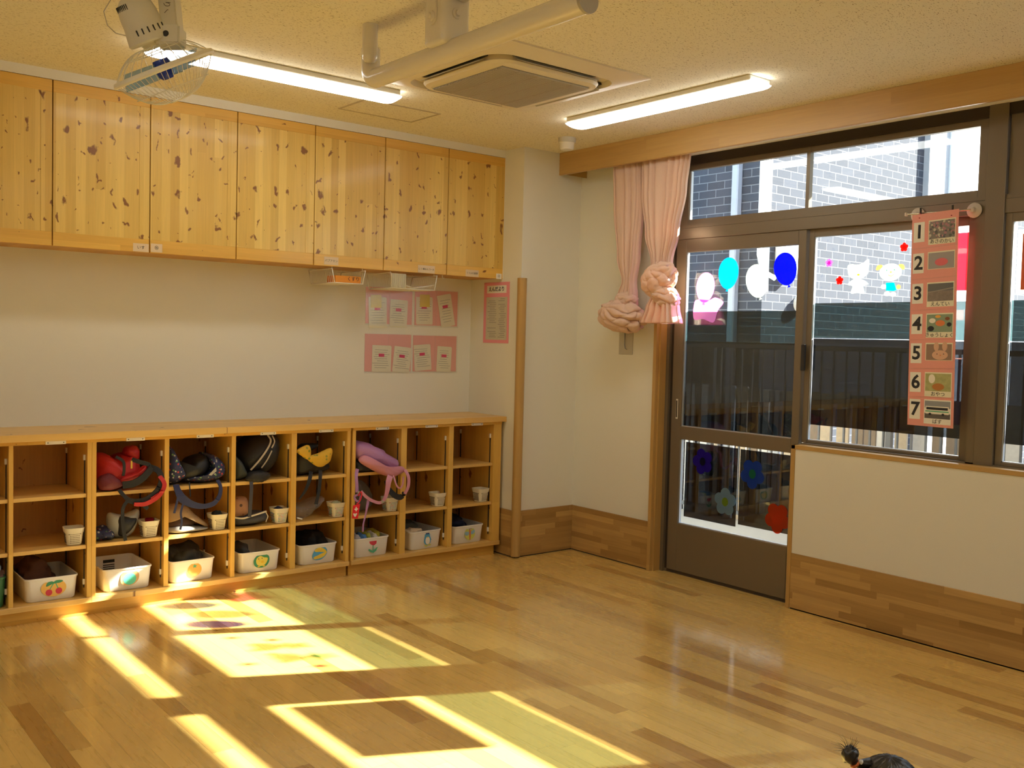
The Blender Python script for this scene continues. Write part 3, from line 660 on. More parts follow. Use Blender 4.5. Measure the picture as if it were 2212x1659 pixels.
# =================================================================== CUBBIES
YF = .135
units = [('leftmost', [(-4.57, -4.23), (-4.215, -3.888), (-3.867, -3.527), (-3.506, -3.170)]),
         ('middle', [(-3.126, -2.785), (-2.760, -2.418), (-2.393, -2.061), (-2.028, -1.701)]),
         ('right', [(-1.643, -1.324), (-1.282, -.963), (-.926, -.600)])]
ulab = {'leftmost': 'pine cubby shelf unit running out of the left edge, holding the cherry bin', 'middle': 'pine cubby shelf unit of four columns holding the red, navy, black and yellow bags', 'right': 'pine cubby shelf unit of three columns beside the corner pillar holding the pink bag'}
for un_, cols in units:
    x0, x1 = cols[0][0]-.022, cols[-1][1]+.022
    if un_ == 'right': x1 = -.535
    t = thing('cubby_shelf', ulab[un_], 'cubby shelf', ((x0+x1)/2, .34, 0), 'pine cubby shelf units along the wall')
    B('kickboard', M_PINE_RAIL, (x0, x1-(.02 if un_ == 'right' else 0), YF+.03, YF+.05, 0, .068), t)
    B('base', M_PINE_TOP, (x0, x1, YF-.008, YB-.002, .068, .095), t, .0015)
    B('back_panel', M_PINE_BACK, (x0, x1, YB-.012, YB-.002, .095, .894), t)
    B('front_rail', M_PINE_RAIL, (x0, x1, YF-.002, YF+.018, .878, .8945), t)
    edges = [x0]+[None]*0
    pan = [(x0, cols[0][0])]+[(cols[i][1], cols[i+1][0]) for i in range(len(cols)-1)]+[(cols[-1][1], x1)]
    for k, (a, b) in enumerate(pan):
        B('side_panel' if k in (0, len(pan)-1) else 'divider', M_PINE_UP, (a+.0003, b-.0003, YF, YB-.012, .095, .878), t, .0012)
    for a, b in cols:
        for z in (.602, .342): B('shelf', M_PINE_TOP, (a+.001, b-.001, YF+.008, YB-.012, z, z+.0185), t, .001)
        # cord with white clips on the right wall of the column, front and back
        for y in (YF+.035, YB-.045):
            mb = MB().mat(M_BLACK).box(b-.006, b-.002, y-.003, y+.003, .14, .80); mb.build('hanging_cord', None, t)
            for z in (.80, .17): B('cord_clip', M_WHITE, (b-.010, b-.0002, y-.006, y+.006, z-.014, z+.014), t, .001)
        c_ = (a+b)/2+.02
        mb = MB().mat(M_WHITE).box(c_-.047, c_+.047, YF-.0045, YF-.002, .8765, .893, bev=.0006); mb.mat(M_INK)
        for s_ in (-1, 1): mb.lathe((c_+s_*.036, YF-.0045, .885), -Y, [(0, 0), (.003, 0), (0, .0008)], 8)
        mb.build('name_tag', None, t)
ct = MB().box(-4.6, -.5115, .1135, YB-.0005, .895, .930, bev=.003, seg=2); ctop = tag(ct.build('worktop', M_PINE_TOP), 'long pine worktop lying along all the cubby shelves', 'worktop')
# =================================================================== BIN, BASKET, BAG HELPERS
def rrect(cx, cy, hx, hy, r, z, n=5, rot=0.):
    P = []
    for q, (sx_, sy_) in enumerate(((1, 1), (-1, 1), (-1, -1), (1, -1))):
        for i in range(n+1):
            a = pi/2*q+pi/2*i/n; x = sx_*(hx-r)+r*cos(a); y = sy_*(hy-r)+r*sin(a)
            P.append(Vector((cx+x*cos(rot)-y*sin(rot), cy+x*sin(rot)+y*cos(rot), z)))
    return P
def closed_cr(pts, N):
    P = [Vector(p) for p in pts]; n = len(P); out = []
    for k in range(N):
        f = k*n/N; i = int(f); t = f-i; p0, p1, p2, p3 = P[i-1], P[i], P[(i+1) % n], P[(i+2) % n]
        out.append(.5*((2*p1)+(p2-p0)*t+(2*p0-5*p1+4*p2-p3)*t*t+(-p0+3*p1-3*p2+p3)*t**3))
    return out
def puff(mb, pts, y0, y1, amp=.006, fr=14, seed=0., N=56, L=15, pw=2.6, lean=0., cen=None):
    """soft stuffed shape from an upright outline [(x,z)], bulging from y0 (front) to y1"""
    O = closed_cr([(x, 0, z) for x, z in pts], N)
    c = sum(O, Vector())/N if cen is None else Vector((cen[0], 0, cen[1])); rings = []; so = Vector((seed, seed*2, 0))
    for i in range(L+1):
        u = -cos(pi*i/L); s = max(0, 1-abs(u)**pw)**(1/pw); y = (y0+y1)/2+u*(y1-y0)/2
        s = .02+.98*s
        R = []
        for p in O:
            q = c+(p-c)*s; q.y = y; q.x += lean*(y-y0)
            k = noise.noise((q+so)*fr)+.6*noise.noise((q-so)*fr*2.4)
            d = Vector((p.x-c.x, 0, p.z-c.z)).normalized()*(.6*s)+Vector((0, -1 if u < 0 else 1, 0))*.8
            R.append(mb.bm.verts.new(q+d*k*amp))
        rings.append(R)
    fs = [mb.bm.faces.new((A[k], A[(k+1) % N], C2[(k+1) % N], C2[k])) for A, C2 in zip(rings, rings[1:]) for k in range(N)]
    fs += [mb.bm.faces.new(rings[0][::-1]), mb.bm.faces.new(rings[-1])]; mb._f(fs)
    for f in fs: f.smooth = True
    return mb
def flatshape(mb, m_, pts, y, th=.0008, sm=True, N=36):
    P = closed_cr([(x, y, z) for x, z in pts], N) if sm else [Vector((x, y, z)) for x, z in pts]
    mb.mat(m_); mb.prism(P, (0, -1, 0), th)
def ell(cx, cz, rx, rz, n=28, rot=0.):
    return [(cx+rx*cos(2*pi*i/n)*cos(rot)-rz*sin(2*pi*i/n)*sin(rot), cz+rx*cos(2*pi*i/n)*sin(rot)+rz*sin(2*pi*i/n)*cos(rot)) for i in range(n)]
def col(name, c, r=.75): return plain(name, c, r)
K = dict(amber=col('paper_amber', (.82, .50, .12)), green=col('paper_green', (.06, .30, .15)), mint=col('paper_mint', (.12, .62, .42)), red=col('paper_red', (.62, .05, .08)), orange=col('paper_orange', (.85, .42, .08)),
         lemon=col('paper_lemon', (.85, .70, .12)), yellow=col('paper_yellow', (.85, .60, .05)), blue=col('paper_blue', (.10, .38, .62)), navy=col('paper_navy', (.03, .10, .32)), tan=col('paper_tan', (.62, .40, .16)), leaf=col('paper_leaf', (.10, .45, .25)),
         sky=col('paper_sky', (.28, .48, .60)), lime=col('paper_lime', (.60, .62, .12)), rust=col('paper_rust', (.72, .22, .07)), cream=col('paper_cream', (.85, .80, .68)), pink=col('paper_pink', (.85, .42, .42)), black=M_INK)
def draw(kind, mb, cx, cz, y):
    f = lambda c, p, d=0, sm=False: flatshape(mb, K[c], [(cx+a, cz+b) for a, b in p], y-d*.0008, sm=sm)
    if kind == 'cherries':
        f('amber', ell(0, 0, .059, .042)); f('green', [(-.035, .012), (-.028, .030), (-.008, .034), (0, .030), (.012, .037), (.034, .036), (.044, .030), (.030, .023), (.008, .022), (-.012, .018), (-.025, .012)], 1, True)
        f('leaf', [(-.004, .022), (-.020, -.004), (-.016, -.004), (.002, .022)], 1); f('leaf', [(.008, .022), (.018, -.004), (.022, -.002), (.012, .022)], 1)
        f('red', ell(-.022, -.020, .0155, .0155), 1); f('red', ell(.024, -.016, .0155, .0155), 1)
    elif kind == 'melon': f('tan', [(-.044, -.02), (-.044, .02), (-.02, .036), (.02, .036), (.045, .022), (.045, -.01), (.02, -.034), (-.02, -.036)], 0, True); f('mint', ell(0, -.004, .033, .030), 1)
    elif kind == 'orange': f('amber', ell(0, 0, .038, .036)); f('leaf', [(0, .030), (.004, .022), (.013, .022), (.006, .016), (.008, .008), (0, .013), (-.008, .008), (-.006, .016), (-.013, .022), (-.004, .022)], 1)
    elif kind == 'chick':
        f('green', [(-.044, -.02), (-.046, .01), (-.02, .036), (.018, .036), (.044, .022), (.044, -.012), (.02, -.036), (-.022, -.037)], 0, True)
        f('lemon', [(-.032, -.01), (-.030, .014), (-.008, .028), (.014, .018), (.036, .012), (.028, -.014), (.008, -.028), (-.018, -.026)], 1, True)
        f('yellow', ell(.004, -.006, .009, .008), 2); f('yellow', [(-.014, -.003), (-.020, .003), (-.014, .006), (-.008, .002)], 2); f('yellow', ell(-.018, -.031, .008, .003), 2); f('yellow', ell(.014, -.031, .008, .003), 2)
        f('black', ell(-.018, .012, .002, .0035), 2); f('black', ell(.002, .014, .002, .0035), 2)
    elif kind == 'bananas':
        f('blue', [(-.048, -.024), (-.046, 0), (-.02, .034), (.024, .036), (.046, .016), (.042, -.012), (.01, -.036), (-.03, -.038)], 0, True)
        f('yellow', [(.044, .004), (.022, .026), (-.01, .032), (-.034, .020), (-.028, .010), (-.002, .008), (.020, .004)], 1, True); f('yellow', [(.044, .004), (.03, -.018), (0, -.030), (-.036, -.032), (-.040, -.020), (-.014, -.012), (.01, -.004)], 1, True)
        f('tan', [(.016, .018), (-.02, .022), (-.02, .0205), (.016, .0165)], 2); f('tan', [(.016, -.014), (-.024, -.024), (-.024, -.0255), (.016, -.0155)], 2)
    elif kind == 'tulip':
        f('red', [(-.030, .040), (-.016, .033), (-.006, .040), (.004, .034), (.026, .042), (.022, .014), (.006, .004), (-.010, .008), (-.024, .018)], 0, False)
        f('leaf', [(-.003, .006), (.002, .006), (.002, -.030), (-.003, -.030)]); f('leaf', [(-.001, -.030), (-.030, -.014), (-.034, -.020), (-.020, -.034), (0, -.042)], 0); f('leaf', [(0, -.042), (.020, -.030), (.032, -.008), (.024, -.010), (0, -.028)], 1)
    elif kind == 'penguin':
        f('blue', [(-.018, .040), (.018, .042), (.020, .020), (.030, -.006), (.026, -.012), (.022, -.026), (0, -.038), (-.022, -.028), (-.028, -.014), (-.022, .020)], 0, True); f('cream', ell(.001, -.010, .018, .024), 1)
        f('yellow', [(-.006, .014), (.010, .014), (.002, .006)], 2); f('lime', ell(-.012, -.041, .012, .006), 1); f('lime', ell(.014, -.038, .012, .006), 1); f('navy', [(-.016, .044), (.016, .046), (.014, .030), (-.014, .030)], 1)
    elif kind == 'dragonfly':
        f('lime', ell(0, 0, .043, .042)); f('sky', [(-.004, .010), (-.036, .014), (-.040, -.004), (-.024, -.012), (-.004, -.002)], 1, True); f('sky', [(.004, .008), (.034, .022), (.040, .006), (.024, -.006), (.004, -.002)], 1, True)
        f('rust', [(-.007, .024), (.008, .024), (.005, -.040), (-.004, -.040)], 2); f('cream', ell(-.007, .030, .006, .006), 2); f('cream', ell(.008, .031, .006, .006), 2); f('black', ell(-.006, .030, .003, .004), 3); f('black', ell(.007, .031, .003, .004), 3)
M_BIN = plain('white_bin_plastic', (.86, .85, .82), .32)
def bin_(cx, cy, kind, label, rot=0., hx=.118, hy=.165, h=.118, mat=None, name='storage_bin', cat='bin', px=.008, pz=.004):
    t = thing(name, label, cat, (cx, cy, .095), 'white storage bins on the bottom shelf' if kind else None)
    z = .0955; mb = MB().mat(mat or M_BIN)
    Lp = [rrect(cx, cy, hx-.008, hy-.008, .028, z, rot=rot), rrect(cx, cy, hx-.003, hy-.003, .03, z+.006, rot=rot), rrect(cx, cy, hx+.004, hy+.004, .026, z+h-.010, rot=rot), rrect(cx, cy, hx+.008, hy+.008, .028, z+h-.008, rot=rot), rrect(cx, cy, hx+.008, hy+.008, .028, z+h, rot=rot),
          rrect(cx, cy, hx+.002, hy+.002, .025, z+h, rot=rot), rrect(cx, cy, hx-.004, hy-.004, .03, z+.01, rot=rot)]
    loft(mb, Lp, cap0=True, cap1=True)
    mb.build('tub', None, t, smooth=True)
    if kind:
        fx, fy = cx+sin(rot)*(hy+.0015), cy-cos(rot)*(hy+.0015); mb = MB(); draw(kind, mb, 0, 0, 0)
        Rz = Matrix.Rotation(rot, 4, 'Z'); Rx = Matrix.Rotation(rad(-2.2), 4, 'X')
        bmesh.ops.transform(mb.bm, matrix=Matrix.Translation((fx+px*cos(rot), fy-.002+px*sin(rot), z+h*.5+pz)) @ Rz @ Rx, verts=mb.bm.verts); mb.build('picture_sticker', None, t)
        g = MB().mat(M_GAP); c2 = Vector((cx-sin(rot)*(hy-.006), cy+cos(rot)*(hy-.006), z+h-.030)); rx = Vector((cos(rot), sin(rot), 0))
        g.obox(c2, rx, Vector((-sin(rot), cos(rot), 0)), Z, (.030, .0012, .008))
        for k in range(5): g.obox(c2-Z*(.020+.011*k), rx, Vector((-sin(rot), cos(rot), 0)), Z, (.030, .0012, .0022))
        g.build('handle_slot', None, t)
    return t
BY = .335
bins = [(-3.325, 0, 'cherries', 'white bin with a cherry picture, brown cloth inside, left bottom cubby'), (-2.957, 0, 'melon', 'empty white bin with a turquoise circle picture in the sunlight'), (-2.618, .03, 'orange', 'white bin with an orange fruit picture, stuffed with dark grey clothes'), (-2.228, 0, 'chick', 'white bin with a yellow chick on a green blob'),
        (-1.862, 0, 'bananas', 'white bin with yellow bananas on a blue blob'), (-1.500, 0, 'tulip', 'white bin with a red tulip picture full of colourful cloths'), (-1.110, .06, 'penguin', 'white bin with a blue penguin picture'), (-.765, 0, 'dragonfly', 'white bin with a dragonfly on a yellow disc, rightmost cubby')]
for cx, r_, k_, lb in bins: bin_(cx, BY, k_, lb, r_)
M_GRN = plain('green_crate_plastic', (.05, .22, .10), .4)
bin_(-3.66, .30, None, 'green plastic crate at the left edge of the bottom shelf', mat=M_GRN, hx=.125, hy=.14, h=.15, name='green_crate', cat='crate')
# baskets
M_BSK = plain('cream_basket_plastic', (.78, .72, .55), .4)
DOTS = {'b': [plain('dark_brown_hole', (.10, .06, .03), .8)], 'c': [plain('hole_green', (.10, .40, .22), .8), plain('hole_red', (.60, .12, .14), .8), plain('hole_blue', (.12, .18, .50), .8), plain('hole_teal', (.10, .35, .35), .8)]}
def basket(cx, cy, dots, label, rot=0.):
    t = thing('small_basket', label, 'basket', (cx, cy, .3605), 'small cream perforated baskets on the middle shelf')
    z = .361; hx, h = .036, .088; mb = MB().mat(M_BSK)
    S_ = [(hx-.006, 0), (hx-.002, .004), (hx+.006, h*.72), (hx+.008, h*.74), (hx+.012, h), (hx+.009, h), (hx+.004, h*.7), (hx-.006, .008)]
    loft(mb, [rrect(cx, cy, a, a*1.05, a*.5, z+b, rot=rot) for a, b in S_], cap0=True, cap1=True)
    random.seed(int(abs(cx)*100))
    for face in range(4):
        fa = rot-pi/2+face*pi/2; nrm = Vector((cos(fa), sin(fa), 0)); tx = Vector((-sin(fa), cos(fa), 0))
        for r_ in range(6):
            zz = z+.014+.0088*r_; a = hx-.002+.008*(zz-z-.004)/(h*.72)
            for c_ in range(-4, 5):
                off = c_*.0066
                if abs(off) > a*.66: continue
                mb.mat(random.choice(DOTS[dots]) if not (dots == 'c' and random.random() < .25) else DOTS['b'][0]); mb.obox(Vector((cx, cy, zz))+nrm*(a*1.025+.0004)+tx*off, tx, nrm, Z, (.0021, .0012, .0019))
    mb.build('perforated_cup', None, t, smooth=True); return t
CY = .195
bk = [(-3.218, 'b', 'small empty cream basket alone on the shelf above the cherry bin', -.1), (-2.845, 'b', 'small cream basket with a red cup inside, below the red backpack', 0), (-2.472, 'b', 'small cream basket with a black sock ball inside, beside the crumpled paper bag', 0), (-2.105, 'c', 'small cream basket with navy cloth inside, below the black backpack', 0),
      (-1.738, 'c', 'small cream basket with pale green cloth inside, beside the plastic bag', 0), (-1.362, 'c', 'small cream basket behind the dangling straps of the pink backpack', 0), (-1.003, 'b', 'small cream basket on the shelf above the penguin bin', 0), (-.655, 'b', 'small cream basket in the rightmost cubby above the dragonfly bin', .1)]
for cx, d_, lb, r_ in bk: basket(cx, CY, d_, lb, r_)
# contents of baskets and bins
def soft(name, label, cat, c, r, mat, amp=.35, fr=22, seed=0., flat=None, rot=None, cut=None):
    mb = MB().mat(mat).blob(c, r, rot, amp, fr, seed, 4, flat, cut); o = mb.build(name, None, None, smooth='all'); return tag(o, label, cat)
F_DARK = plain('dark_grey_cloth', (.035, .042, .045), .95, bump=.6, bscale=350, var=.2, sheen=.0); F_NAVY = plain('navy_cloth', (.012, .016, .045), .95, bump=.6, bscale=350); F_BROWN = plain('brown_cloth', (.10, .045, .028), .95, bump=.6, bscale=350, var=.2)
mb = MB().mat(plain('dark_red_plastic', (.30, .01, .03), .25)); mb.lathe((-2.838, .20, .40), Z, [(0, 0), (.020, 0), (.024, .055), (.021, .055), (.018, .004), (0, .004)], 24)
tag(mb.build('red_cup', None, None, smooth=True), 'dark red plastic cup standing in the small basket under the red backpack', 'cup')
soft('sock_ball', 'black sock ball in the small basket beside the crumpled paper bag', 'sock', (-2.472, .195, .435), (.030, .030, .030), plain('black_knit', (.015, .02, .02), .95), .3)
soft('folded_cloth', 'navy cloth in the small basket below the black backpack', 'cloth', (-2.105, .195, .425), (.034, .034, .026), F_NAVY, .3, seed=2)
soft('folded_cloth', 'pale green cloth in the small basket beside the plastic bag', 'cloth', (-1.738, .195, .428), (.034, .034, .028), plain('pale_green_cloth', (.42, .44, .25), .9), .3, seed=3)
soft('clothes_pile', 'dark brown clothes standing up in the bin with the cherry picture', 'clothes', (-3.365, .36, .205), (.080, .12, .075), F_BROWN, .35, 12, 1)
soft('clothes_pile', 'dark grey clothes bulging out of the bin with the orange picture', 'clothes', (-2.612, .34, .195), (.100, .135, .060), F_DARK, .4, 13, 2)
soft('clothes_pile', 'small dark clothes in the left of the chick bin', 'clothes', (-2.298, .30, .185), (.042, .09, .062), F_DARK, .35, 15, 3)
soft('clothes_pile', 'black clothes heaped in the bin with the bananas picture', 'clothes', (-1.835, .34, .195), (.082, .12, .066), plain('black_cloth', (.012, .012, .014), .95, bump=.6, bscale=350), .4, 13, 4)
soft('clothes_pile', 'navy trousers piled in the bin with the dragonfly picture', 'clothes', (-.785, .34, .195), (.082, .12, .056), F_NAVY, .45, 15, 5)
soft('clothes_pile', 'grey clothes at the back of the penguin bin', 'clothes', (-1.13, .40, .185), (.085, .075, .058), plain('grey_green_cloth', (.12, .13, .12), .95), .4, 15, 6)
soft('bib', 'beige bib hanging over the front left of the penguin bin', 'bib', (-1.175, .215, .212), (.055, .045, .018), plain('beige_cloth', (.62, .50, .34), .9), .5, 28, 7)
for i, (x, y_, c_, nm, w_) in enumerate(((-1.575, .24, (.62, .62, .66), 'white', 'left front corner'), (-1.535, .225, (.10, .28, .62), 'blue', 'left front beside the strap'), (-1.495, .25, (.45, .50, .08), 'lime green', 'middle'), (-1.458, .22, (.70, .70, .68), 'white patterned', 'front middle'), (-1.425, .27, (.55, .48, .05), 'olive yellow', 'right middle'), (-1.408, .30, (.50, .45, .35), 'grey beige', 'right back corner'))):
    soft('folded_cloth', nm+' cloth poking out of the tulip bin, '+w_, 'cloth', (x, y_+.03, .196), (.024, .07, .034), plain('cloth_%s' % nm.replace(' ', '_'), c_, .9, bump=.5, bscale=300, var=.2), .4, 30, i+8)
soft('rolled_cloth', 'blue and white rolled cloths heaped in the green crate', 'cloth', (-3.62, .26, .262), (.07, .10, .045), plain('pale_blue_cloth', (.30, .42, .60), .9, var=.3, bscale=25), .4, 18, 20)
soft('towel', 'white and pink striped towel hanging over the edge of the green crate', 'towel', (-3.575, .205, .222), (.045, .06, .045), plain('white_pink_towel', (.75, .55, .55), .9, var=.3, bscale=40), .4, 18, 21)
# ---------------------------------------------------------------- bags
M_RED = plain('red_nylon', (.50, .018, .018), .5, bump=.4, bscale=250, var=.12); M_DRED = plain('dark_red_nylon', (.14, .012, .02), .6, bump=.4, bscale=250); M_BLK = plain('black_webbing', (.012, .012, .014), .7, bump=.5, bscale=500)
t = thing('backpack', 'red backpack with black straps lying in the second cubby from the left', 'backpack', (-2.98, .3, .621))
mb = MB().mat(M_RED); puff(mb, [(-3.105, .645), (-3.112, .72), (-3.10, .80), (-3.04, .798), (-3.00, .765), (-2.96, .79), (-2.90, .79), (-2.87, .73), (-2.862, .68), (-2.90, .632), (-3.0, .626), (-3.06, .626)], .150, .46, .012, 16, 1); mb.build('body', None, t, smooth='all')
mb = MB().mat(M_DRED); puff(mb, [(-3.10, .632), (-3.105, .69), (-3.06, .712), (-3.02, .69), (-2.99, .65), (-3.03, .628)], .120, .22, .006, 20, 2); mb.build('side_pocket', None, t, smooth='all')
mb = MB().mat(M_RED); puff(mb, [(-3.0, .668), (-3.0, .688), (-2.93, .71), (-2.885, .745), (-2.868, .745), (-2.865, .715), (-2.92, .682)], .118, .17, .004, 20, 3); puff(mb, [(-2.955, .79), (-2.95, .83), (-2.90, .838), (-2.885, .79), (-2.90, .765)], .19, .30, .006, 20, 4); mb.build('top_flap', None, t, smooth='all')
mb = MB().mat(M_BLK); mb.ribbon([(-2.955, .13, .782), (-2.92, .118, .768), (-2.875, .118, .752), (-2.86, .125, .73)], .022, Z, .004); mb.ribbon([(-3.035, .13, .80), (-3.0, .122, .775), (-2.995, .122, .73), (-2.998, .13, .70)], .014, X, .004)
mb.ribbon([(-3.005, .112, .655), (-2.95, .105, .662), (-2.90, .108, .690), (-2.855, .12, .735)], .036, Z, .006); mb.build('trim_webbing', None, t)
mb = MB().mat(M_BLK); mb.ribbon([(-2.86, .13, .735), (-2.825, .11, .715), (-2.812, .10, .665), (-2.84, .095, .61), (-2.90, .092, .572), (-2.965, .095, .572), (-3.0, .10, .60), (-3.02, .12, .632)], [.03, .03, .03, .03, .03, .028, .018, .018], [Z, X, X, Z, Z, Z, X, X], .007)
mb.mat(M_RED); mb.ribbon([(-2.822, .104, .69), (-2.800, .092, .645), (-2.828, .086, .592), (-2.895, .084, .555), (-2.955, .087, .556)], [.02, .022, .022, .022, .018], [X, X, Z, Z, Z], .008); mb.ribbon([(-2.83, .090, .60), (-2.87, .083, .578)], .012, Z, .004); mb.build('shoulder_strap', None, t)
mb = MB().mat(M_BLK); mb.ribbon([(-2.985, .092, .577), (-3.008, .088, .545), (-3.012, .088, .50), (-3.008, .088, .44), (-2.995, .09, .372)], .017, X, .002); mb.ribbon([(-2.91, .088, .578), (-2.905, .085, .545), (-2.885, .085, .528)], .02, X, .003); mb.build('dangling_strap', None, t)
MB().mat(plain('yellow_tag', (.70, .45, .05), .6)).box(-2.960, -2.952, .127, .130, .735, .775).build('zip_pull', None, t)
M_NV = None
def spotted(name, base, spots, sc=60, thr=.30):
    m, n, l, p = nmat(name); p.inputs['Roughness'].default_value = .7
    tc = n.new('ShaderNodeTexCoord'); vo = n.new('ShaderNodeTexVoronoi'); vo.inputs['Scale'].default_value = sc; l.new(tc.outputs['Object'], vo.inputs['Vector'])
    sc_ = n.new('ShaderNodeSeparateColor'); l.new(vo.outputs['Color'], sc_.inputs[0]); cr = n.new('ShaderNodeValToRGB'); cr.color_ramp.interpolation = 'CONSTANT'
    cr.color_ramp.elements[0].color = (*spots[0], 1); cr.color_ramp.elements[1].position = 1/len(spots); cr.color_ramp.elements[1].color = (*spots[1], 1)
    for i, s in enumerate(spots[2:]): e = cr.color_ramp.elements.new((i+2)/len(spots)); e.color = (*s, 1)
    l.new(sc_.outputs[0], cr.inputs[0]); lt = n.new('ShaderNodeMath'); lt.operation = 'LESS_THAN'; lt.inputs[1].default_value = thr; l.new(vo.outputs['Distance'], lt.inputs[0])
    mx = n.new('ShaderNodeMix'); mx.data_type = 'RGBA'; l.new(lt.outputs[0], mx.inputs[0]); mx.inputs[6].default_value = (*base, 1); l.new(cr.outputs[0], mx.inputs[7]); l.new(mx.outputs[2], p.inputs[0]); return m
M_NVS = spotted('navy_dinosaur_print', (.022, .030, .095), [(.022, .030, .095), (.55, .55, .52), (.14, .30, .12), (.022, .030, .095), (.5, .05, .04), (.45, .42, .36)], 62, .34)
M_NVP = plain('navy_nylon', (.020, .028, .10), .6, bump=.4, bscale=250); M_DK = plain('black_nylon', (.012, .012, .014), .5, bump=.4, bscale=250)
t = thing('backpack', 'navy backpack printed with small white and green shapes in the third cubby', 'backpack', (-2.59, .3, .621))
mb = MB().mat(M_NVS); puff(mb, [(-2.752, .632), (-2.754, .73), (-2.745, .825), (-2.715, .822), (-2.690, .77), (-2.655, .70), (-2.635, .655), (-2.68, .624)], .150, .44, .010, 16, 5)
puff(mb, [(-2.66, .640), (-2.56, .622), (-2.48, .632), (-2.425, .660), (-2.428, .72), (-2.47, .765), (-2.52, .772), (-2.505, .70), (-2.56, .652), (-2.64, .655)], .142, .42, .008, 16, 6, cen=(-2.50, .68)); mb.build('body', None, t, smooth='all')
mb = MB().mat(M_DK); puff(mb, [(-2.69, .645), (-2.68, .745), (-2.625, .722), (-2.58, .757), (-2.52, .765), (-2.50, .70), (-2.56, .645)], .165, .40, .008, 16, 7); mb.build('open_lining', None, t, smooth='all')
mb = MB().mat(M_NVP); mb.ribbon([(-2.722, .14, .632), (-2.722, .105, .60), (-2.70, .092, .56), (-2.65, .088, .528), (-2.59, .086, .514), (-2.535, .088, .525), (-2.502, .092, .562), (-2.49, .11, .61), (-2.495, .14, .64)], [.03, .035, .045, .035, .026, .026, .022, .018, .02], [X, X, Z, Z, Z, Z, X, X, X], .006); mb.build('shoulder_strap', None, t)
mb = MB().mat(M_NVP); mb.ribbon([(-2.725, .095, .575), (-2.738, .09, .53), (-2.748, .09, .490)], .012, X, .002); mb.ribbon([(-2.70, .09, .54), (-2.713, .088, .49), (-2.708, .088, .44), (-2.715, .09, .40)], .011, X, .002); mb.build('dangling_strap', None, t)
mb = MB().mat(M_DK); mb.ribbon([(-2.652, .135, .64), (-2.652, .125, .60), (-2.651, .12, .565)], .006, X, .003); mb.build('zip_pull', None, t)
MB().mat(plain('grey_tag', (.42, .40, .36), .7)).prism([Vector((-2.545, .139, .672)), Vector((-2.505, .137, .712)), Vector((-2.502, .137, .69)), Vector((-2.53, .139, .668))], -Y, .001).build('name_tag', None, t)
t = thing('backpack', 'large black backpack with pale zips leaning upright in the cubby left of the yellow bag', 'backpack', (-2.22, .3, .621))
M_BK2 = plain('charcoal_black_nylon', (.016, .015, .017), .55, bump=.4, bscale=250, var=.15); M_GR2 = plain('dark_green_grey_nylon', (.030, .036, .034), .7, bump=.4, bscale=250)
mb = MB().mat(M_BK2); puff(mb, [(-2.29, .632), (-2.335, .72), (-2.30, .79), (-2.23, .85), (-2.16, .872), (-2.10, .868), (-2.082, .80), (-2.088, .73), (-2.13, .672), (-2.20, .630)], .155, .50, .008, 12, 8); mb.build('body', None, t, smooth='all')
mb = MB().mat(M_GR2); puff(mb, [(-2.385, .628), (-2.388, .76), (-2.35, .75), (-2.32, .70), (-2.295, .64), (-2.32, .624)], .150, .40, .006, 16, 9); mb.build('side_pocket', None, t, smooth='all')
mb = MB().mat(plain('pale_zip_tape', (.45, .38, .30), .7)); mb.ribbon([(-2.300, .150, .682), (-2.250, .146, .735), (-2.200, .148, .800), (-2.182, .152, .842), (-2.195, .165, .872)], .010, X, .002); mb.ribbon([(-2.238, .146, .690), (-2.205, .143, .735), (-2.178, .144, .785)], .007, X, .002); mb.ribbon([(-2.178, .146, .80), (-2.160, .150, .835), (-2.168, .162, .868)], .007, X, .002); mb.build('zip', None, t)
mb = MB().mat(M_BK2); puff(mb, [(-2.33, .632), (-2.30, .668), (-2.24, .672), (-2.19, .655), (-2.21, .622), (-2.28, .612)], .105, .19, .008, 26, 10); mb.build('bunched_straps', None, t, smooth='all')
MB().mat(plain('slate_webbing', (.05, .05, .065), .7, bump=.4, bscale=400)).ribbon([(-2.318, .10, .625), (-2.322, .088, .58), (-2.326, .088, .50), (-2.330, .09, .43)], .020, X, .0025).build('dangling_strap', None, t)
t = thing('drawstring_bag', 'black bag with a yellow patterned lining folded open in the cubby beside the black backpack', 'bag', (-1.89, .3, .621))
mb = MB().mat(M_DK); puff(mb, [(-2.022, .635), (-2.024, .76), (-1.98, .75), (-1.92, .70), (-1.86, .69), (-1.79, .70), (-1.765, .655), (-1.83, .628), (-1.95, .624)], .150, .42, .008, 16, 11); puff(mb, [(-1.95, .76), (-1.93, .795), (-1.86, .80), (-1.82, .785), (-1.87, .755)], .24, .32, .004, 16, 12); mb.build('body', None, t, smooth='all')
M_YP = spotted('yellow_crocodile_print', (.68, .40, .03), [(.68, .40, .03), (.22, .26, .03), (.68, .40, .03), (.30, .28, .04)], 40, .30)
mb = MB().mat(M_YP); puff(mb, [(-2.022, .775), (-1.958, .806), (-1.934, .767), (-1.948, .722), (-1.99, .742)], .125, .165, .004, 20, 13); puff(mb, [(-1.962, .735), (-1.905, .750), (-1.806, .781), (-1.812, .71), (-1.868, .672), (-1.914, .686)], .120, .165, .005, 20, 14); mb.build('yellow_lining', None, t, smooth='all')
mb = MB().mat(M_BLK); mb.ribbon([(-1.94, .13, .652), (-1.955, .105, .635), (-1.972, .09, .60), (-1.995, .09, .55), (-2.03, .092, .505)], [.022, .022, .022, .018, .008], X, .003); mb.ribbon([(-1.88, .13, .655), (-1.892, .105, .64), (-1.902, .09, .60), (-1.908, .09, .54), (-1.925, .092, .465)], .021, X, .003); mb.build('strap', None, t)
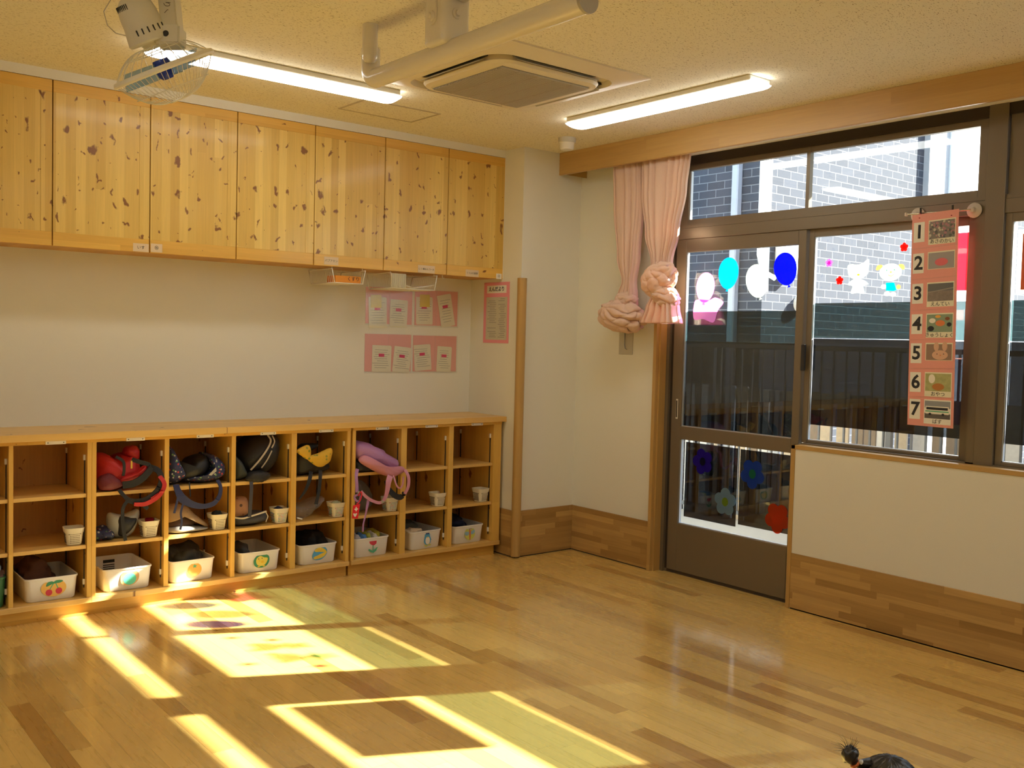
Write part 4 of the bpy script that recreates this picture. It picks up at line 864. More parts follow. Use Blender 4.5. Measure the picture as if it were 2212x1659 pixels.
t = thing('backpack', 'pink lilac backpack slumping out of its cubby with straps hanging down', 'backpack', (-1.47, .25, .621))
M_LIL = plain('lilac_nylon', (.42, .20, .40), .5, bump=.4, bscale=220, var=.10); M_PNK = plain('rose_nylon', (.60, .25, .33), .55, bump=.3, bscale=300)
mb = MB().mat(M_LIL); puff(mb, [(-1.636, .715), (-1.636, .80), (-1.57, .805), (-1.478, .772), (-1.40, .722), (-1.33, .682), (-1.318, .635), (-1.375, .612), (-1.45, .632), (-1.54, .668)], .085, .42, .016, 13, 15); mb.build('body', None, t, smooth='all')
mb = MB().mat(M_PNK); puff(mb, [(-1.632, .695), (-1.60, .73), (-1.53, .70), (-1.44, .655), (-1.34, .648), (-1.31, .62), (-1.36, .598), (-1.43, .592), (-1.53, .632)], .065, .16, .007, 18, 16); mb.build('front_pocket', None, t, smooth='all')
mb = MB().mat(M_DK); puff(mb, [(-1.63, .628), (-1.63, .69), (-1.56, .66), (-1.50, .626)], .12, .34, .003, 16, 17); mb.build('back_padding', None, t, smooth='all')
mb = MB().mat(M_PNK); mb.ribbon([(-1.335, .07, .63), (-1.318, .055, .585), (-1.322, .05, .53), (-1.345, .052, .485)], .020, [X, X, X, X], .004); mb.ribbon([(-1.44, .07, .60), (-1.465, .048, .57), (-1.474, .045, .52), (-1.492, .045, .468), (-1.525, .045, .447), (-1.58, .045, .465), (-1.625, .045, .495), (-1.652, .05, .525)], [.034, .036, .030, .02, .018, .018, .018, .016], [X, X, X, X, Z, Z, Z, X], .005); mb.mat(M_LIL); mb.ribbon([(-1.645, .11, .65), (-1.672, .075, .62), (-1.676, .062, .575), (-1.676, .055, .52)], .020, X, .003); mb.build('shoulder_strap', None, t)
mb = MB().mat(M_BLK); mb.ribbon([(-1.345, .056, .49), (-1.372, .058, .466), (-1.41, .065, .480), (-1.445, .075, .52), (-1.46, .09, .57)], [.03, .034, .034, .03, .02], [X, Z, Z, X, X], .005); mb.build('strap_padding', None, t)
mb = MB().mat(M_PNK); mb.ribbon([(-1.415, .075, .60), (-1.415, .055, .57), (-1.402, .05, .536), (-1.380, .05, .524), (-1.362, .052, .545), (-1.352, .06, .59)], .010, X, .003); mb.build('carry_loop', None, t)
mb = MB().mat(M_LIL); mb.ribbon([(-1.600, .05, .475), (-1.612, .046, .43), (-1.622, .046, .38), (-1.634, .046, .33), (-1.635, .05, .282)], [.018, .016, .010, .010, .012], X, .002); mb.ribbon([(-1.66, .05, .51), (-1.697, .045, .50), (-1.69, .045, .478), (-1.668, .045, .468), (-1.655, .048, .50)], .012, Z, .003); mb.build('dangling_strap', None, t)
mb = MB().mat(plain('nickel_buckle', (.5, .48, .42), .35, metal=.6)); mb.obox((-1.508, .042, .452), X, Y, Z, (.010, .003, .008), .002); mb.obox((-1.672, .044, .522), X, Y, Z, (.009, .003, .007), .002); mb.build('buckle', None, t)
t = thing('red_tag_charm', 'red tag charm with a white cross and heart hanging from the pink backpack strap', 'charm', (-1.69, .035, .52))
M_TAG = plain('bright_red_felt', (.75, .012, .025), .6)
mb = MB().mat(M_TAG); mb.ribbon([(-1.675, .04, .50), (-1.664, .036, .525), (-1.655, .036, .51), (-1.668, .036, .47), (-1.69, .034, .455)], .006, X, .002); mb.build('loop', None, t)
mb = MB().mat(M_TAG); mb.prism([Vector(p) for p in ((-1.713, .036, .448), (-1.667, .036, .455), (-1.680, .036, .368), (-1.718, .036, .372))], -Y, .004); mb.build('tag', None, t)
mb = MB(); c0_ = (-1.693, .425); flatshape(mb, K['cream'], [(c0_[0]+a, c0_[1]+b) for a, b in ((-.004, .014), (.003, .014), (.003, .004), (.012, .005), (.012, -.003), (.003, -.003), (.003, -.012), (-.004, -.012), (-.004, -.003), (-.012, -.003), (-.012, .004), (-.004, .004))], .0318, sm=False)
flatshape(mb, K['cream'], [(-1.700+a, .392+b) for a, b in ((0, -.012), (.012, .004), (.008, .011), (0, .006), (-.008, .011), (-.012, .004))], .0318, sm=True); mb.build('cross_and_heart', None, t)
# middle-shelf things
t = thing('paper_pouch', 'open grey and white vinyl pouch beside the basket with the red cup', 'pouch', (-2.96, .24, .3605))
mb = MB().mat(plain('grey_white_vinyl', (.40, .41, .40), .45, var=.1)); puff(mb, [(-3.035, .40), (-3.035, .49), (-2.96, .478), (-2.882, .497), (-2.892, .42), (-2.93, .368), (-3.0, .364)], .20, .30, .004, 20, 20); mb.build('pouch', None, t, smooth='all')
mb = MB().mat(M_DK); puff(mb, [(-3.0, .42), (-2.99, .474), (-2.93, .468), (-2.90, .455), (-2.93, .40), (-2.985, .375)], .188, .24, .003, 20, 21); mb.build('dark_mouth', None, t, smooth='all')
soft('cloth_bundle', 'navy patterned cloth bundle on the shelf left of the grey pouch', 'cloth', (-3.065, .25, .390), (.050, .09, .032), M_NVS, .4, 18, 22, flat=.3612)
t = thing('paper_bag', 'crumpled brown patterned paper bag lying open beside the basket with the black sock', 'paper bag', (-2.64, .28, .3605))
mb = MB().mat(spotted('kraft_paper_print', (.36, .23, .11), [(.36, .23, .11), (.45, .22, .12), (.30, .2, .1)], 30, .3)); puff(mb, [(-2.748, .42), (-2.750, .50), (-2.65, .503), (-2.59, .455), (-2.515, .39), (-2.52, .372), (-2.60, .42), (-2.68, .45)], .17, .34, .008, 16, 23, cen=(-2.66, .45)); mb.build('bag_top', None, t, smooth='all')
mb = MB().mat(plain('grey_white_paper', (.42, .39, .33), .8, bump=.3, bscale=60)); puff(mb, [(-2.750, .366), (-2.748, .395), (-2.66, .40), (-2.58, .385), (-2.515, .374), (-2.53, .363), (-2.62, .362)], .155, .36, .004, 16, 24); mb.build('bag_side', None, t, smooth='all')
mb = MB().mat(plain('brown_shadow_cloth', (.07, .035, .02), .9)); puff(mb, [(-2.745, .385), (-2.74, .45), (-2.66, .455), (-2.59, .42), (-2.60, .385)], .185, .33, .004, 16, 25); mb.build('bag_inside', None, t, smooth='all')  # dark brown colour stands for the shade inside the open bag
t = thing('lunch_pouch', 'grey pouch with white piping and a brown animal print flap below the black backpack', 'pouch', (-2.28, .26, .3605))
mb = MB().mat(plain('slate_grey_cloth', (.075, .075, .085), .85, bump=.5, bscale=300, var=.15)); puff(mb, [(-2.384, .372), (-2.386, .415), (-2.30, .418), (-2.20, .428), (-2.165, .41), (-2.175, .38), (-2.24, .364), (-2.33, .363)], .165, .36, .005, 18, 26); mb.build('pouch', None, t, smooth='all')
mb = MB().mat(plain('cream_piping', (.60, .54, .42), .8)); mb.ribbon([(-2.384, .172, .420), (-2.34, .162, .412), (-2.29, .162, .420), (-2.23, .162, .432), (-2.195, .17, .438)], .008, Z, .008); mb.tube([(-2.20, .165, .435), (-2.188, .160, .41), (-2.20, .162, .378)], .003, 6); mb.build('piping', None, t)
mb = MB().mat(spotted('brown_animal_print', (.36, .18, .10), [(.36, .18, .10), (.08, .04, .03), (.36, .18, .10), (.25, .1, .05)], 26, .22)); puff(mb, [(-2.384, .42), (-2.384, .50), (-2.36, .525), (-2.30, .520), (-2.288, .47), (-2.288, .425)], .18, .26, .005, 18, 27); mb.build('flap', None, t, smooth='all')
M_POLY = pane('crinkled_polythene', (.88, .88, .9), 1.2, .12, .16)
t = thing('plastic_bag', 'crumpled clear plastic bag lying beside the basket with pale green cloth', 'plastic bag', (-1.91, .25, .3605))
mb = MB().mat(M_POLY); puff(mb, [(-2.018, .37), (-2.02, .445), (-1.97, .44), (-1.90, .455), (-1.83, .478), (-1.80, .475), (-1.84, .43), (-1.885, .40), (-1.93, .366)], .165, .34, .016, 30, 28, N=72, L=22); mb.build('bag', None, t, smooth='all')
mb = MB().mat(M_PAPER); mb.obox((-1.99, .165, .378), Vector((.9, 0, -.3)), Y, Vector((.3, 0, .9)), (.018, .004, .004)); mb.build('white_clip', None, t)
t = thing('plastic_bag', 'grey see-through plastic pouch behind the straps of the pink backpack', 'plastic bag', (-1.54, .27, .3605))
mb = MB().mat(pane('smoky_vinyl', (.45, .43, .40), 1.2, .12, .35)); puff(mb, [(-1.61, .37), (-1.60, .54), (-1.55, .562), (-1.49, .51), (-1.462, .43), (-1.48, .39), (-1.55, .37)], .20, .28, .006, 18, 29); mb.build('bag', None, t, smooth='all')
# =================================================================== NOTICE BOARDS
M_PINK = plain('pink_card', (.84, .42, .36), .75); M_PINK2 = plain('rose_pink_card', (.84, .32, .36), .75); M_STK = plain('yellow_sticky_note', (.78, .62, .08), .8); M_STAMP = plain('magenta_label', (.70, .06, .16), .7)
M_LINE = plain('grey_print_ink', (.28, .26, .22), .8); M_NOTE = plain('cream_note_paper', (.82, .77, .58), .8)
rows = [('upper left', -1.355, -1.000, 1.525, 1.762), ('upper right', -.978, -.628, 1.525, 1.762), ('lower left', -1.355, -1.002, 1.214, 1.458), ('lower right', -.985, -.630, 1.214, 1.456)]
slips = {0: [(-1.308, 1.60, .130, .195, .03, 1), (-1.108, 1.60, .130, .175, -.03, 0)], 1: [(-.905, 1.625, .128, .180, .02, 1), (-.728, 1.632, .110, .215, .20, 0)], 2: [(-1.232, 1.30, .140, .17, -.02, 0), (-1.075, 1.295, .130, .165, -.10, 0)], 3: [(-.912, 1.31, .130, .17, .08, 0), (-.735, 1.30, .115, .17, -.04, 0)]}
for i, (w_, x0, x1, z0, z1) in enumerate(rows):
    t = thing('pocket_board', 'pink wall pocket board, %s of the four under the wall cabinets' % w_, 'pocket board', ((x0+x1)/2, YB, (z0+z1)/2), 'pink pocket boards on the wall')
    B('backing_card', M_PINK, (x0, x1, YB-.003, YB-.0005, z0, z1), t)
    B('clear_sleeve', M_CLEAR, (x0-.006, x1+.006, YB-.0085, YB-.0080, z0-.012, z1+.004), t)
    B('sleeve_seam', plain('pale_pink_seam', (.80, .45, .40), .7), ((x0+x1)/2-.003, (x0+x1)/2+.003, YB-.0040, YB-.003, z0, z1), t)
    for j, (cx, cz, w2_, h2_, a, yel) in enumerate(slips[i]):
        if i == 0 and j == 0: cx += .04
        o = thing('note_bundle', 'cream notes%s in the %s pocket of the %s pink board' % (' with yellow sticky note' if yel else '', 'left' if j == 0 else 'right', w_), 'note', (cx, YB-.004, cz), 'note bundles in the pink pocket boards')
        rx = Vector((cos(a), 0, sin(a))); rz = Vector((-sin(a), 0, cos(a))); c_ = Vector((cx, YB-.0052, cz))
        mb = MB().mat(M_NOTE); mb.obox(c_, rx, Y, rz, (w2_/2, .0006, h2_/2)); mb.obox(c_+rx*.006-rz*.005+Y*.0007, rx, Y, rz, (w2_/2, .0004, h2_/2)); mb.build('paper', None, o)
        mb = MB().mat(M_LINE)
        random.seed(i*5+j)
        for k in range(9):
            L_ = w2_*random.uniform(.25, .42); mb.obox(c_-Y*.0008+rx*random.uniform(-.01, .01)+rz*(h2_*.32-k*h2_*.085), rx, Y, rz, (L_, .0002, .0011))
        mb.build('printed_lines', None, o)
        mb = MB().mat(M_STAMP); mb.obox(c_-Y*.0012+rz*h2_*.12, rx, Y, rz, (.021, .0003, .010)); mb.build('red_label', None, o)
        if yel:
            mb = MB().mat(M_STK); mb.obox(c_-Y*.0016+rx*(-.01 if i == 0 else .005)+rz*h2_*.36, rx, Y, rz, (.040, .0003, .042)); mb.build('sticky_note', None, o)
t = thing('newsletter_poster', 'tall rose pink framed newsletter on the narrow side wall of the pillar', 'poster', (-PW, .25, 1.62))
xs = -PW-.0005
B('backing_card', M_PINK2, (xs-.002, xs, .118, .396, 1.418, 1.828), t)
B('title_strip', M_PAPER, (xs-.0032, xs-.002, .150, .362, 1.755, 1.806), t)
B('printed_sheet', plain('grey_cream_sheet', (.58, .54, .40), .8), (xs-.003, xs-.002, .138, .366, 1.440, 1.728), t)
text_mesh('えんだより', .035, (xs-.0036, .256, 1.780), -Y, Z, M_INK, 'title_lettering', t, bold=.0006)
mb = MB().mat(M_LINE); random.seed(5)
for k in range(22):
    z = 1.715-k*.0122
    for a, b in ((.148, .235), (.250, .355)):
        if random.random() < .85: mb.box(xs-.0034, xs-.003, a+random.uniform(0, .02), b-random.uniform(0, .03), z-.0016, z+.0016)
mb.build('printed_lines', None, t)
# wire baskets hanging below the cabinets
M_WIRE = plain('white_coated_wire', (.78, .75, .66), .4)
def wire_basket(x0, x1, y0, y1, zt, zb, label, slat=False):
    t = thing('wire_basket', label, 'wire basket', ((x0+x1)/2, (y0+y1)/2, zt), 'wire baskets hung under the cabinets')
    mb = MB(); ins = .018
    top = [(x0, y0, zt), (x1, y0, zt), (x1, y1, zt), (x0, y1, zt), (x0, y0, zt)]; bot = [(x0+ins, y0, zb), (x1-ins, y0, zb), (x1-ins, y1, zb), (x0+ins, y1, zb), (x0+ins, y0, zb)]
    for a, b in zip(bot, bot[1:]): mb.tube([a, b], .0032, 6)
    for a, b in zip(top, bot[:4]): mb.tube([a, b], .0032, 6)
    mb.tube([top[0], top[3]], .003, 6); mb.tube([top[1], top[2]], .003, 6); mb.tube([top[2], top[3]], .003, 6)
    mb.build('frame', None or M_WIRE, t, smooth='all'); mb = MB(); n = 13
    for k in range(1, n):
        u = k/n; yy = y0+(y1-y0)*u
        for xa, xb in ((x0, x0+ins), (x1, x1-ins)): mb.tube([(xa, yy, zt), (xb, yy, zb)], .0011, 4, cap=False)
        mb.tube([(x0+ins, yy, zb), (x1-ins, yy, zb)], .0011, 4, cap=False)
    for k in range(1, 12): xx = x0+ins+(x1-x0-2*ins)*k/12; mb.tube([(xx, y1, zt), (xx, y1, zb)], .0011, 4, cap=False); mb.tube([(xx, y0, zb), (xx, y1, zb)], .0011, 4, cap=False)
    mb.build('wire_mesh', M_WIRE, t)
    mb = MB()
    for xx in (x0+.01, x1-.01): mb.tube([(xx, y0+.02, zt), (xx, y0+.02, 1.8515)], .0025, 6); mb.tube([(xx, y1-.01, zt), (xx, y1-.01, 1.8515)], .0025, 6)
    mb.build('hanger', M_WIRE, t)
    return t
wire_basket(-1.785, -1.560, .205, .50, 1.836, 1.755, 'white wire basket with an orange box inside hanging under the cabinets')
t2 = wire_basket(-1.375, -1.030, .215, .50, 1.838, 1.745, 'white wire basket with papers inside hanging above the pocket boards')
mb = MB().mat(plain('cream_ribbed_plastic', (.66, .60, .42), .5))
for k in range(12): mb.box(-1.372+k*.0088, -1.3665+k*.0088, .206, .212, 1.75, 1.832)
mb.box(-1.374, -1.265, .212, .215, 1.745, 1.835); mb.build('ribbed_front', None, t2)
t = thing('orange_box', 'small orange card box with a written front lying in the wire basket', 'box', (-1.655, .29, 1.76))
MB().box(-1.745, -1.572, .235, .34, 1.7595, 1.800, bev=.001).build('box_body', plain('orange_card', (.80, .30, .03), .7), t)
text_mesh('くすり', .028, (-1.625, .2344, 1.782), X, Z, M_INK, 'writing', t)
for i, (a, lb) in enumerate(((.15, 'white folded sheet sticking up in the basket of papers'), (-.2, 'white folded sheet lying flat in the basket of papers'))):
    o = MB().mat(M_PAPER).obox((-1.10+i*-.06, .30+i*.06, 1.768-i*.010), Vector((cos(a), 0, sin(a))), Y, Vector((-sin(a), 0, cos(a))), (.075, .07, .002)).build('paper_sheet', None, None); tag(o, lb, 'paper', 'papers in the wire basket')
mb = MB().mat(M_WHITE); mb.tube([(-.93, .30, 1.852), (-.93, .30, 1.838), (-.925, .30, 1.828), (-.915, .30, 1.834)], .004, 8); tag(mb.build('hook', None, None, smooth='all'), 'tiny white hook under the rightmost wall cabinet', 'hook')
# =================================================================== CURTAINS
M_CUR = plain('salmon_cotton_curtain', (.88, .64, .49), .9, bump=.35, bscale=260, var=.05, sheen=.2)
cm = M_CUR.node_tree; pb = cm.nodes['Principled BSDF']; out_ = cm.nodes['Material Output']; trl = cm.nodes.new('ShaderNodeBsdfTranslucent'); trl.inputs[0].default_value = (.75, .42, .30, 1); mxs = cm.nodes.new('ShaderNodeMixShader'); mxs.inputs[0].default_value = .22
cm.links.new(pb.outputs[0], mxs.inputs[1]); cm.links.new(trl.outputs[0], mxs.inputs[2]); cm.links.new(mxs.outputs[0], out_.inputs[0])
def curtain_cloth(sec, xc, folds, seed, dep0=.03):
    """sec: (z, y_left, y_right, depth) sections, top to bottom; closed pleated tube of cloth"""
    mb = MB(); N = 300; rings = []; zs = []
    for a, b in zip(sec, sec[1:]):
        for k in range(12): t = k/12; t2 = t*t*(3-2*t); zs.append(tuple(p+(q-p)*(t if i == 0 else t2) for i, (p, q) in enumerate(zip(a, b))))
    zs.append(sec[-1])
    for z, ya, yb, dp in zs:
        R = []
        for i in range(N):
            a = 2*pi*i/N; c = cos(a); y = (ya+yb)/2+(yb-ya)/2*(abs(c)**.9)*(1 if c > 0 else -1)
            ph = folds*2.0*a+seed+3.2*noise.noise(Vector((a*1.9, 0, seed+9)))+1.2*sin(2*a+seed); pl = abs(sin(ph/2+.5*noise.noise(Vector((a*4, z*.8, seed)))))**.45
            pl2 = noise.noise(Vector((a*3, z*1.2, seed)))
            d = dp*(.45+.55*abs(sin(a)))*(.35+.95*pl)+.010*pl2
            x = xc-d*(1 if sin(a) > 0 else -.8)*min(1, abs(sin(a))*2.2)
            R.append(mb.bm.verts.new((x, y+.006*noise.noise(Vector((a*2, z*2, seed+4))), z)))
        rings.append(R)
    for A, C2 in zip(rings, rings[1:]):
        for k in range(N): mb.bm.faces.new((A[k], A[(k+1) % N], C2[(k+1) % N], C2[k]))
    mb.bm.faces.new(rings[0]); mb.bm.faces.new(rings[-1][::-1])
    return mb
def knot(mb, c, r, seed, wraps, amp=.10, tw=1.6, tilt=None):
    """bunched ball of twisted cloth with creases running round it"""
    NU, NV = 160, 90; rings = []; T = tilt or Matrix.Identity(3); po = Vector((-.80, .38, .42)).normalized(); po.rotate(Matrix.Rotation(tw-1.5, 3, 'X'))
    e1 = po.cross(Z).normalized(); e2 = po.cross(e1)
    for j in range(NV+1):
        v = pi*j/NV; R = []
        for i in range(NU):
            u = 2*pi*i/NU; d = Vector((sin(v)*cos(u), sin(v)*sin(u), cos(v)))
            th = math.acos(max(-1, min(1, d.dot(po)))); phi = math.atan2(d.dot(e1), d.dot(e2))
            n1 = noise.noise(d*1.7+Vector((seed, 0, 0)))
            s1 = abs(sin(round(wraps)*phi/2+1.1*th+1.6*n1+seed))**.38
            s2 = abs(sin(4.2*th+1.8*n1+phi*.5))**.35
            k = 1-amp*(1-s1)*min(1, th*1.6)*.95-amp*.45*(1-s2)+.09*noise.noise(d*1.5+Vector((0, seed, 0)))+.02*noise.noise(d*7+Vector((seed, 0, 3)))
            R.append(mb.bm.verts.new(Vector(c)+T @ Vector((d.x*r[0], d.y*r[1], d.z*r[2]))*k))
        rings.append(R)
    for A, C2 in zip(rings, rings[1:]):
        for k in range(NU): mb.bm.faces.new((A[k], A[(k+1) % NU], C2[(k+1) % NU], C2[k]))
    return mb
t = thing('curtain', 'salmon pink curtain knotted into a round ball, left of the two by the wall corner', 'curtain', (-.115, -.56, 2.6), 'pink curtains tied in knots')
curtain_cloth([(2.60, -.672, -.432, .035), (2.30, -.682, -.447, .035), (1.98, -.660, -.492, .035), (1.83, -.636, -.543, .032), (1.74, -.648, -.510, .038), (1.68, -.655, -.500, .04)], -.105, 7, .4).build('pleated_cloth', M_CUR, t, smooth='all')
mb = knot(MB(), (-.135, -.560, 1.610), (.120, .190, .112), 1.3, 9, .30, 1.5, Matrix.Rotation(.12, 3, 'X')); mb.build('knot', M_CUR, t, smooth='all')
knot(MB(), (-.118, -.578, 1.715), (.066, .086, .055), 4.3, 5, .16).build('neck_wrap', M_CUR, t, smooth='all')
t = thing('curtain', 'salmon pink curtain with a loose flared knot catching the sun beside the door', 'curtain', (-.115, -.86, 2.6), 'pink curtains tied in knots')
curtain_cloth([(2.60, -1.060, -.676, .04), (2.37, -1.035, -.688, .04), (2.12, -.985, -.730, .038), (1.94, -.935, -.790, .035), (1.86, -.940, -.780, .035)], -.105, 9, 2.1).build('pleated_cloth', M_CUR, t, smooth='all')
knot(MB(), (-.130, -.862, 1.835), (.092, .135, .110), 2.6, 8, .24, 2.6, Matrix.Rotation(-.5, 3, 'X')).build('knot', M_CUR, t, smooth='all')
knot(MB(), (-.120, -.905, 1.735), (.080, .112, .070), 5.1, 6, .22, .6, Matrix.Rotation(.4, 3, 'X')).build('lower_wrap', M_CUR, t, smooth='all')
curtain_cloth([(1.73, -.975, -.800, .045), (1.66, -1.000, -.765, .055), (1.567, -1.022, -.725, .065)], -.112, 8, 3.3).build('flared_end', M_CUR, t, smooth='all')
t = thing('switch_plate', 'grey wall plate with a small hook below the left curtain knot', 'wall plate', (0, -.475, 1.45))
B('plate', plain('grey_beige_plate', (.50, .46, .36), .5), (-.006, -.0005, -.536, -.412, 1.366, 1.535), t, .002)
MB().tube([(-.010, -.468, 1.53), (-.010, -.468, 1.43), (-.010, -.474, 1.405), (-.010, -.490, 1.40)], .0028, 8).build('hook', plain('dull_steel', (0, 0, 0)), t, smooth='all')
# =================================================================== WINDOW STICKERS
def vin(name, c, tr=.42): return pane(name, c, .6, .1, tr)
ST = dict(sky=vin('sky_blue_vinyl', (.0, .50, .95)), white=vin('white_vinyl', (.85, .95, .80)), dblue=vin('dark_blue_vinyl', (.0, .02, .95)), pink=vin('pink_vinyl', (.95, .45, .75)), red=vin('red_vinyl', (.95, .05, .04)), rose=vin('rose_vinyl', (.95, .25, .65)), orange=vin('orange_vinyl', (.95, .55, .25)), teal=vin('teal_vinyl', (.0, .80, .62)), yellow=vin('yellow_vinyl', (.95, .80, .05)),
          violet=vin('violet_blue_vinyl', (.06, .03, .60)), azure=vin('azure_vinyl', (.05, .16, .70)), pale=vin('pale_blue_vinyl', (.42, .60, .72)), lime=vin('lime_vinyl', (.42, .60, .08)), black=vin('dark_centre_vinyl', (.03, .03, .10)), dgreen=vin('green_vinyl', (.04, .38, .25)), verm=vin('vermilion_vinyl', (.90, .12, .03)))
def yz(mb, m_, pts, x, sm=True, N=40, th=.0005):
    P = closed_cr([(x, y, z) for y, z in pts], N) if sm else [Vector((x, y, z)) for y, z in pts]; mb.mat(m_); mb.prism(P, (-1, 0, 0), th)
def balloon(c, ry, rz, tilt, key, label):
    mb = MB(); P = []
    for i in range(40):
        a = 2*pi*i/40; y = ry*cos(a)*(1-.13*(1-sin(a))*.5); z = rz*sin(a)
        P.append((y, z))
    P2 = [(c[0]+y*cos(tilt)-z*sin(tilt), c[1]+y*sin(tilt)+z*cos(tilt)) for y, z in P]; yz(mb, ST[key], P2, .0835, False)
    kn = [(0, -rz*.98), (-.011, -rz*1.14), (.011, -rz*1.14)]; yz(mb, ST[key], [(c[0]+y*cos(tilt)-z*sin(tilt), c[1]+y*sin(tilt)+z*cos(tilt)) for y, z in kn], .0830, False)
    return tag(mb.build('balloon_sticker'), label, 'window sticker', 'balloon stickers on the door glass')
balloon((-1.220, 1.872), .079, .094, .05, 'sky', 'light blue balloon sticker on the upper door glass')
balloon((-1.430, 1.820), .082, .098, -.28, 'white', 'white balloon sticker on the door glass between the two blue ones')
balloon((-1.622, 1.882), .080, .094, -.28, 'dblue', 'dark blue balloon sticker near the top right of the door glass')
balloon((-1.048, 1.792), .076, .092, .10, 'pink', 'pink balloon sticker, lowest and leftmost on the door glass')
mb = MB(); yz(mb, ST['pink'], [(-.965, 1.70), (-1.00, 1.72), (-1.08, 1.715), (-1.13, 1.73), (-1.19, 1.70), (-1.15, 1.65), (-1.12, 1.58), (-1.04, 1.60), (-.965, 1.60)], .0835)
tag(mb.build('elephant_sticker'), 'pink animal sticker under the pink balloon on the door glass', 'window sticker')
def flower(c, R, rp, npet, k1, k2, ph, label, x=.0835, g='flower stickers on the lower door glass'):
    mb = MB()
    for i in range(npet):
        a = ph+2*pi*i/npet; yz(mb, ST[k1], [(c[0]+R*cos(a)+rp*cos(b), c[1]+R*sin(a)*1.05+rp*1.02*sin(b)) for b in [2*pi*j/24 for j in range(24)]], x-.0001*i, False)
    yz(mb, ST[k1], [(c[0]+R*.75*cos(b), c[1]+R*.75*sin(b)) for b in [2*pi*j/24 for j in range(24)]], x-.0006, False)
    yz(mb, ST[k2], [(c[0]+R*.5*cos(b), c[1]+R*.58*sin(b)) for b in [2*pi*j/24 for j in range(24)]], x-.0012, False)
    return tag(mb.build('flower_sticker'), label, 'window sticker', g)
flower((-1.075, .728), .044, .034, 5, 'violet', 'black', pi*.4, 'violet blue flower sticker at the top left of the lower door glass')
flower((-1.448, .698), .048, .037, 5, 'azure', 'dgreen', pi*.3, 'blue flower sticker with a green centre on the lower door glass')
flower((-1.257, .506), .046, .036, 5, 'pale', 'lime', pi*.5, 'pale blue flower sticker with a lime centre on the lower door glass')
flower((-1.632, .468), .048, .038, 5, 'verm', 'verm', pi*.3, 'red flower sticker at the right edge of the lower door glass')
for c, k_, lb in (((-2.321, 1.966), 'red', 'small red flower sticker beside the top of the number chart'), ((-1.890, 1.905), 'rose', 'small pink flower sticker at the left edge of the right window'), ((-1.959, 1.808), 'red', 'small red flower sticker left of the white animal sticker'), ((-2.405, 1.80), 'rose', 'small pink flower sticker tucked behind the number chart')):
    flower(c, .013, .0095, 5, k_, k_, pi*.5, lb, .0995, 'small flower stickers on the window')
mb = MB(); E_ = lambda cy, cz, ry, rz: [(cy+ry*cos(b), cz+rz*sin(b)) for b in [2*pi*j/24 for j in range(24)]]
yz(mb, ST['white'], E_(-2.252, 1.842, .062, .044), .0995, False); yz(mb, ST['orange'], [(-2.205, 1.880), (-2.180, 1.880), (-2.170, 1.858), (-2.185, 1.855), (-2.205, 1.868)], .0988); yz(mb, ST['orange'], [(-2.298, 1.880), (-2.322, 1.878), (-2.330, 1.858), (-2.318, 1.853), (-2.300, 1.868)], .0988)
yz(mb, ST['teal'], [(-2.230, 1.788), (-2.275, 1.788), (-2.290, 1.750), (-2.275, 1.745), (-2.232, 1.748)], .0988, False); yz(mb, ST['white'], E_(-2.218, 1.768, .016, .012), .0992, False); yz(mb, ST['orange'], E_(-2.300, 1.765, .012, .012), .0992, False)
yz(mb, ST['white'], E_(-2.238, 1.732, .016, .012), .0992, False); yz(mb, ST['white'], E_(-2.272, 1.728, .016, .012), .0992, False); yz(mb, ST['dgreen'], E_(-2.232, 1.852, .003, .004), .0982, False); yz(mb, ST['dgreen'], E_(-2.274, 1.853, .003, .004), .0982, False); yz(mb, ST['orange'], E_(-2.255, 1.842, .006, .005), .0982, False)
yz(mb, ST['orange'], [(-2.238, 1.828), (-2.256, 1.818), (-2.276, 1.830), (-2.272, 1.832), (-2.256, 1.823), (-2.242, 1.831)], .0982, False)
tag(mb.build('dog_sticker'), 'dog sticker with orange ears and a teal shirt on the right window', 'window sticker')
mb = MB(); yz(mb, ST['white'], [(-2.005, 1.885), (-2.03, 1.892), (-2.055, 1.888), (-2.09, 1.893), (-2.125, 1.915), (-2.128, 1.87), (-2.12, 1.835), (-2.07, 1.81), (-2.02, 1.825), (-2.008, 1.85)], .0995)
yz(mb, ST['white'], [(-2.04, 1.81), (-2.09, 1.81), (-2.13, 1.785), (-2.10, 1.775), (-2.11, 1.735), (-2.07, 1.74), (-2.03, 1.738), (-2.038, 1.775), (-2.01, 1.785)], .0992); yz(mb, ST['yellow'], E_(-2.07, 1.835, .008, .005), .0986, False)
tag(mb.build('white_animal_sticker'), 'white animal sticker with a small yellow mouth left of the dog sticker', 'window sticker')
t = tag(MB().mat(vin('coral_red_sheet', (.90, .10, .16), .7)).box(.1085, .1090, -2.650, -2.560, 1.74, 2.02).build('red_sheet'), 'translucent red sheet on the glass behind the number chart', 'poster')
t = thing('window_poster', 'terracotta poster with a white border on the window at the right edge', 'poster', (.075, -3.18, 1.85))
B('white_border', vin('white_poster_paper', (.85, .82, .76), .9), (.0765, .0775, -3.46, -2.893, 1.715, 2.012), t); B('poster_panel', vin('terracotta_print', (.50, .16, .07), .9), (.0755, .0765, -3.44, -2.915, 1.735, 1.992), t)
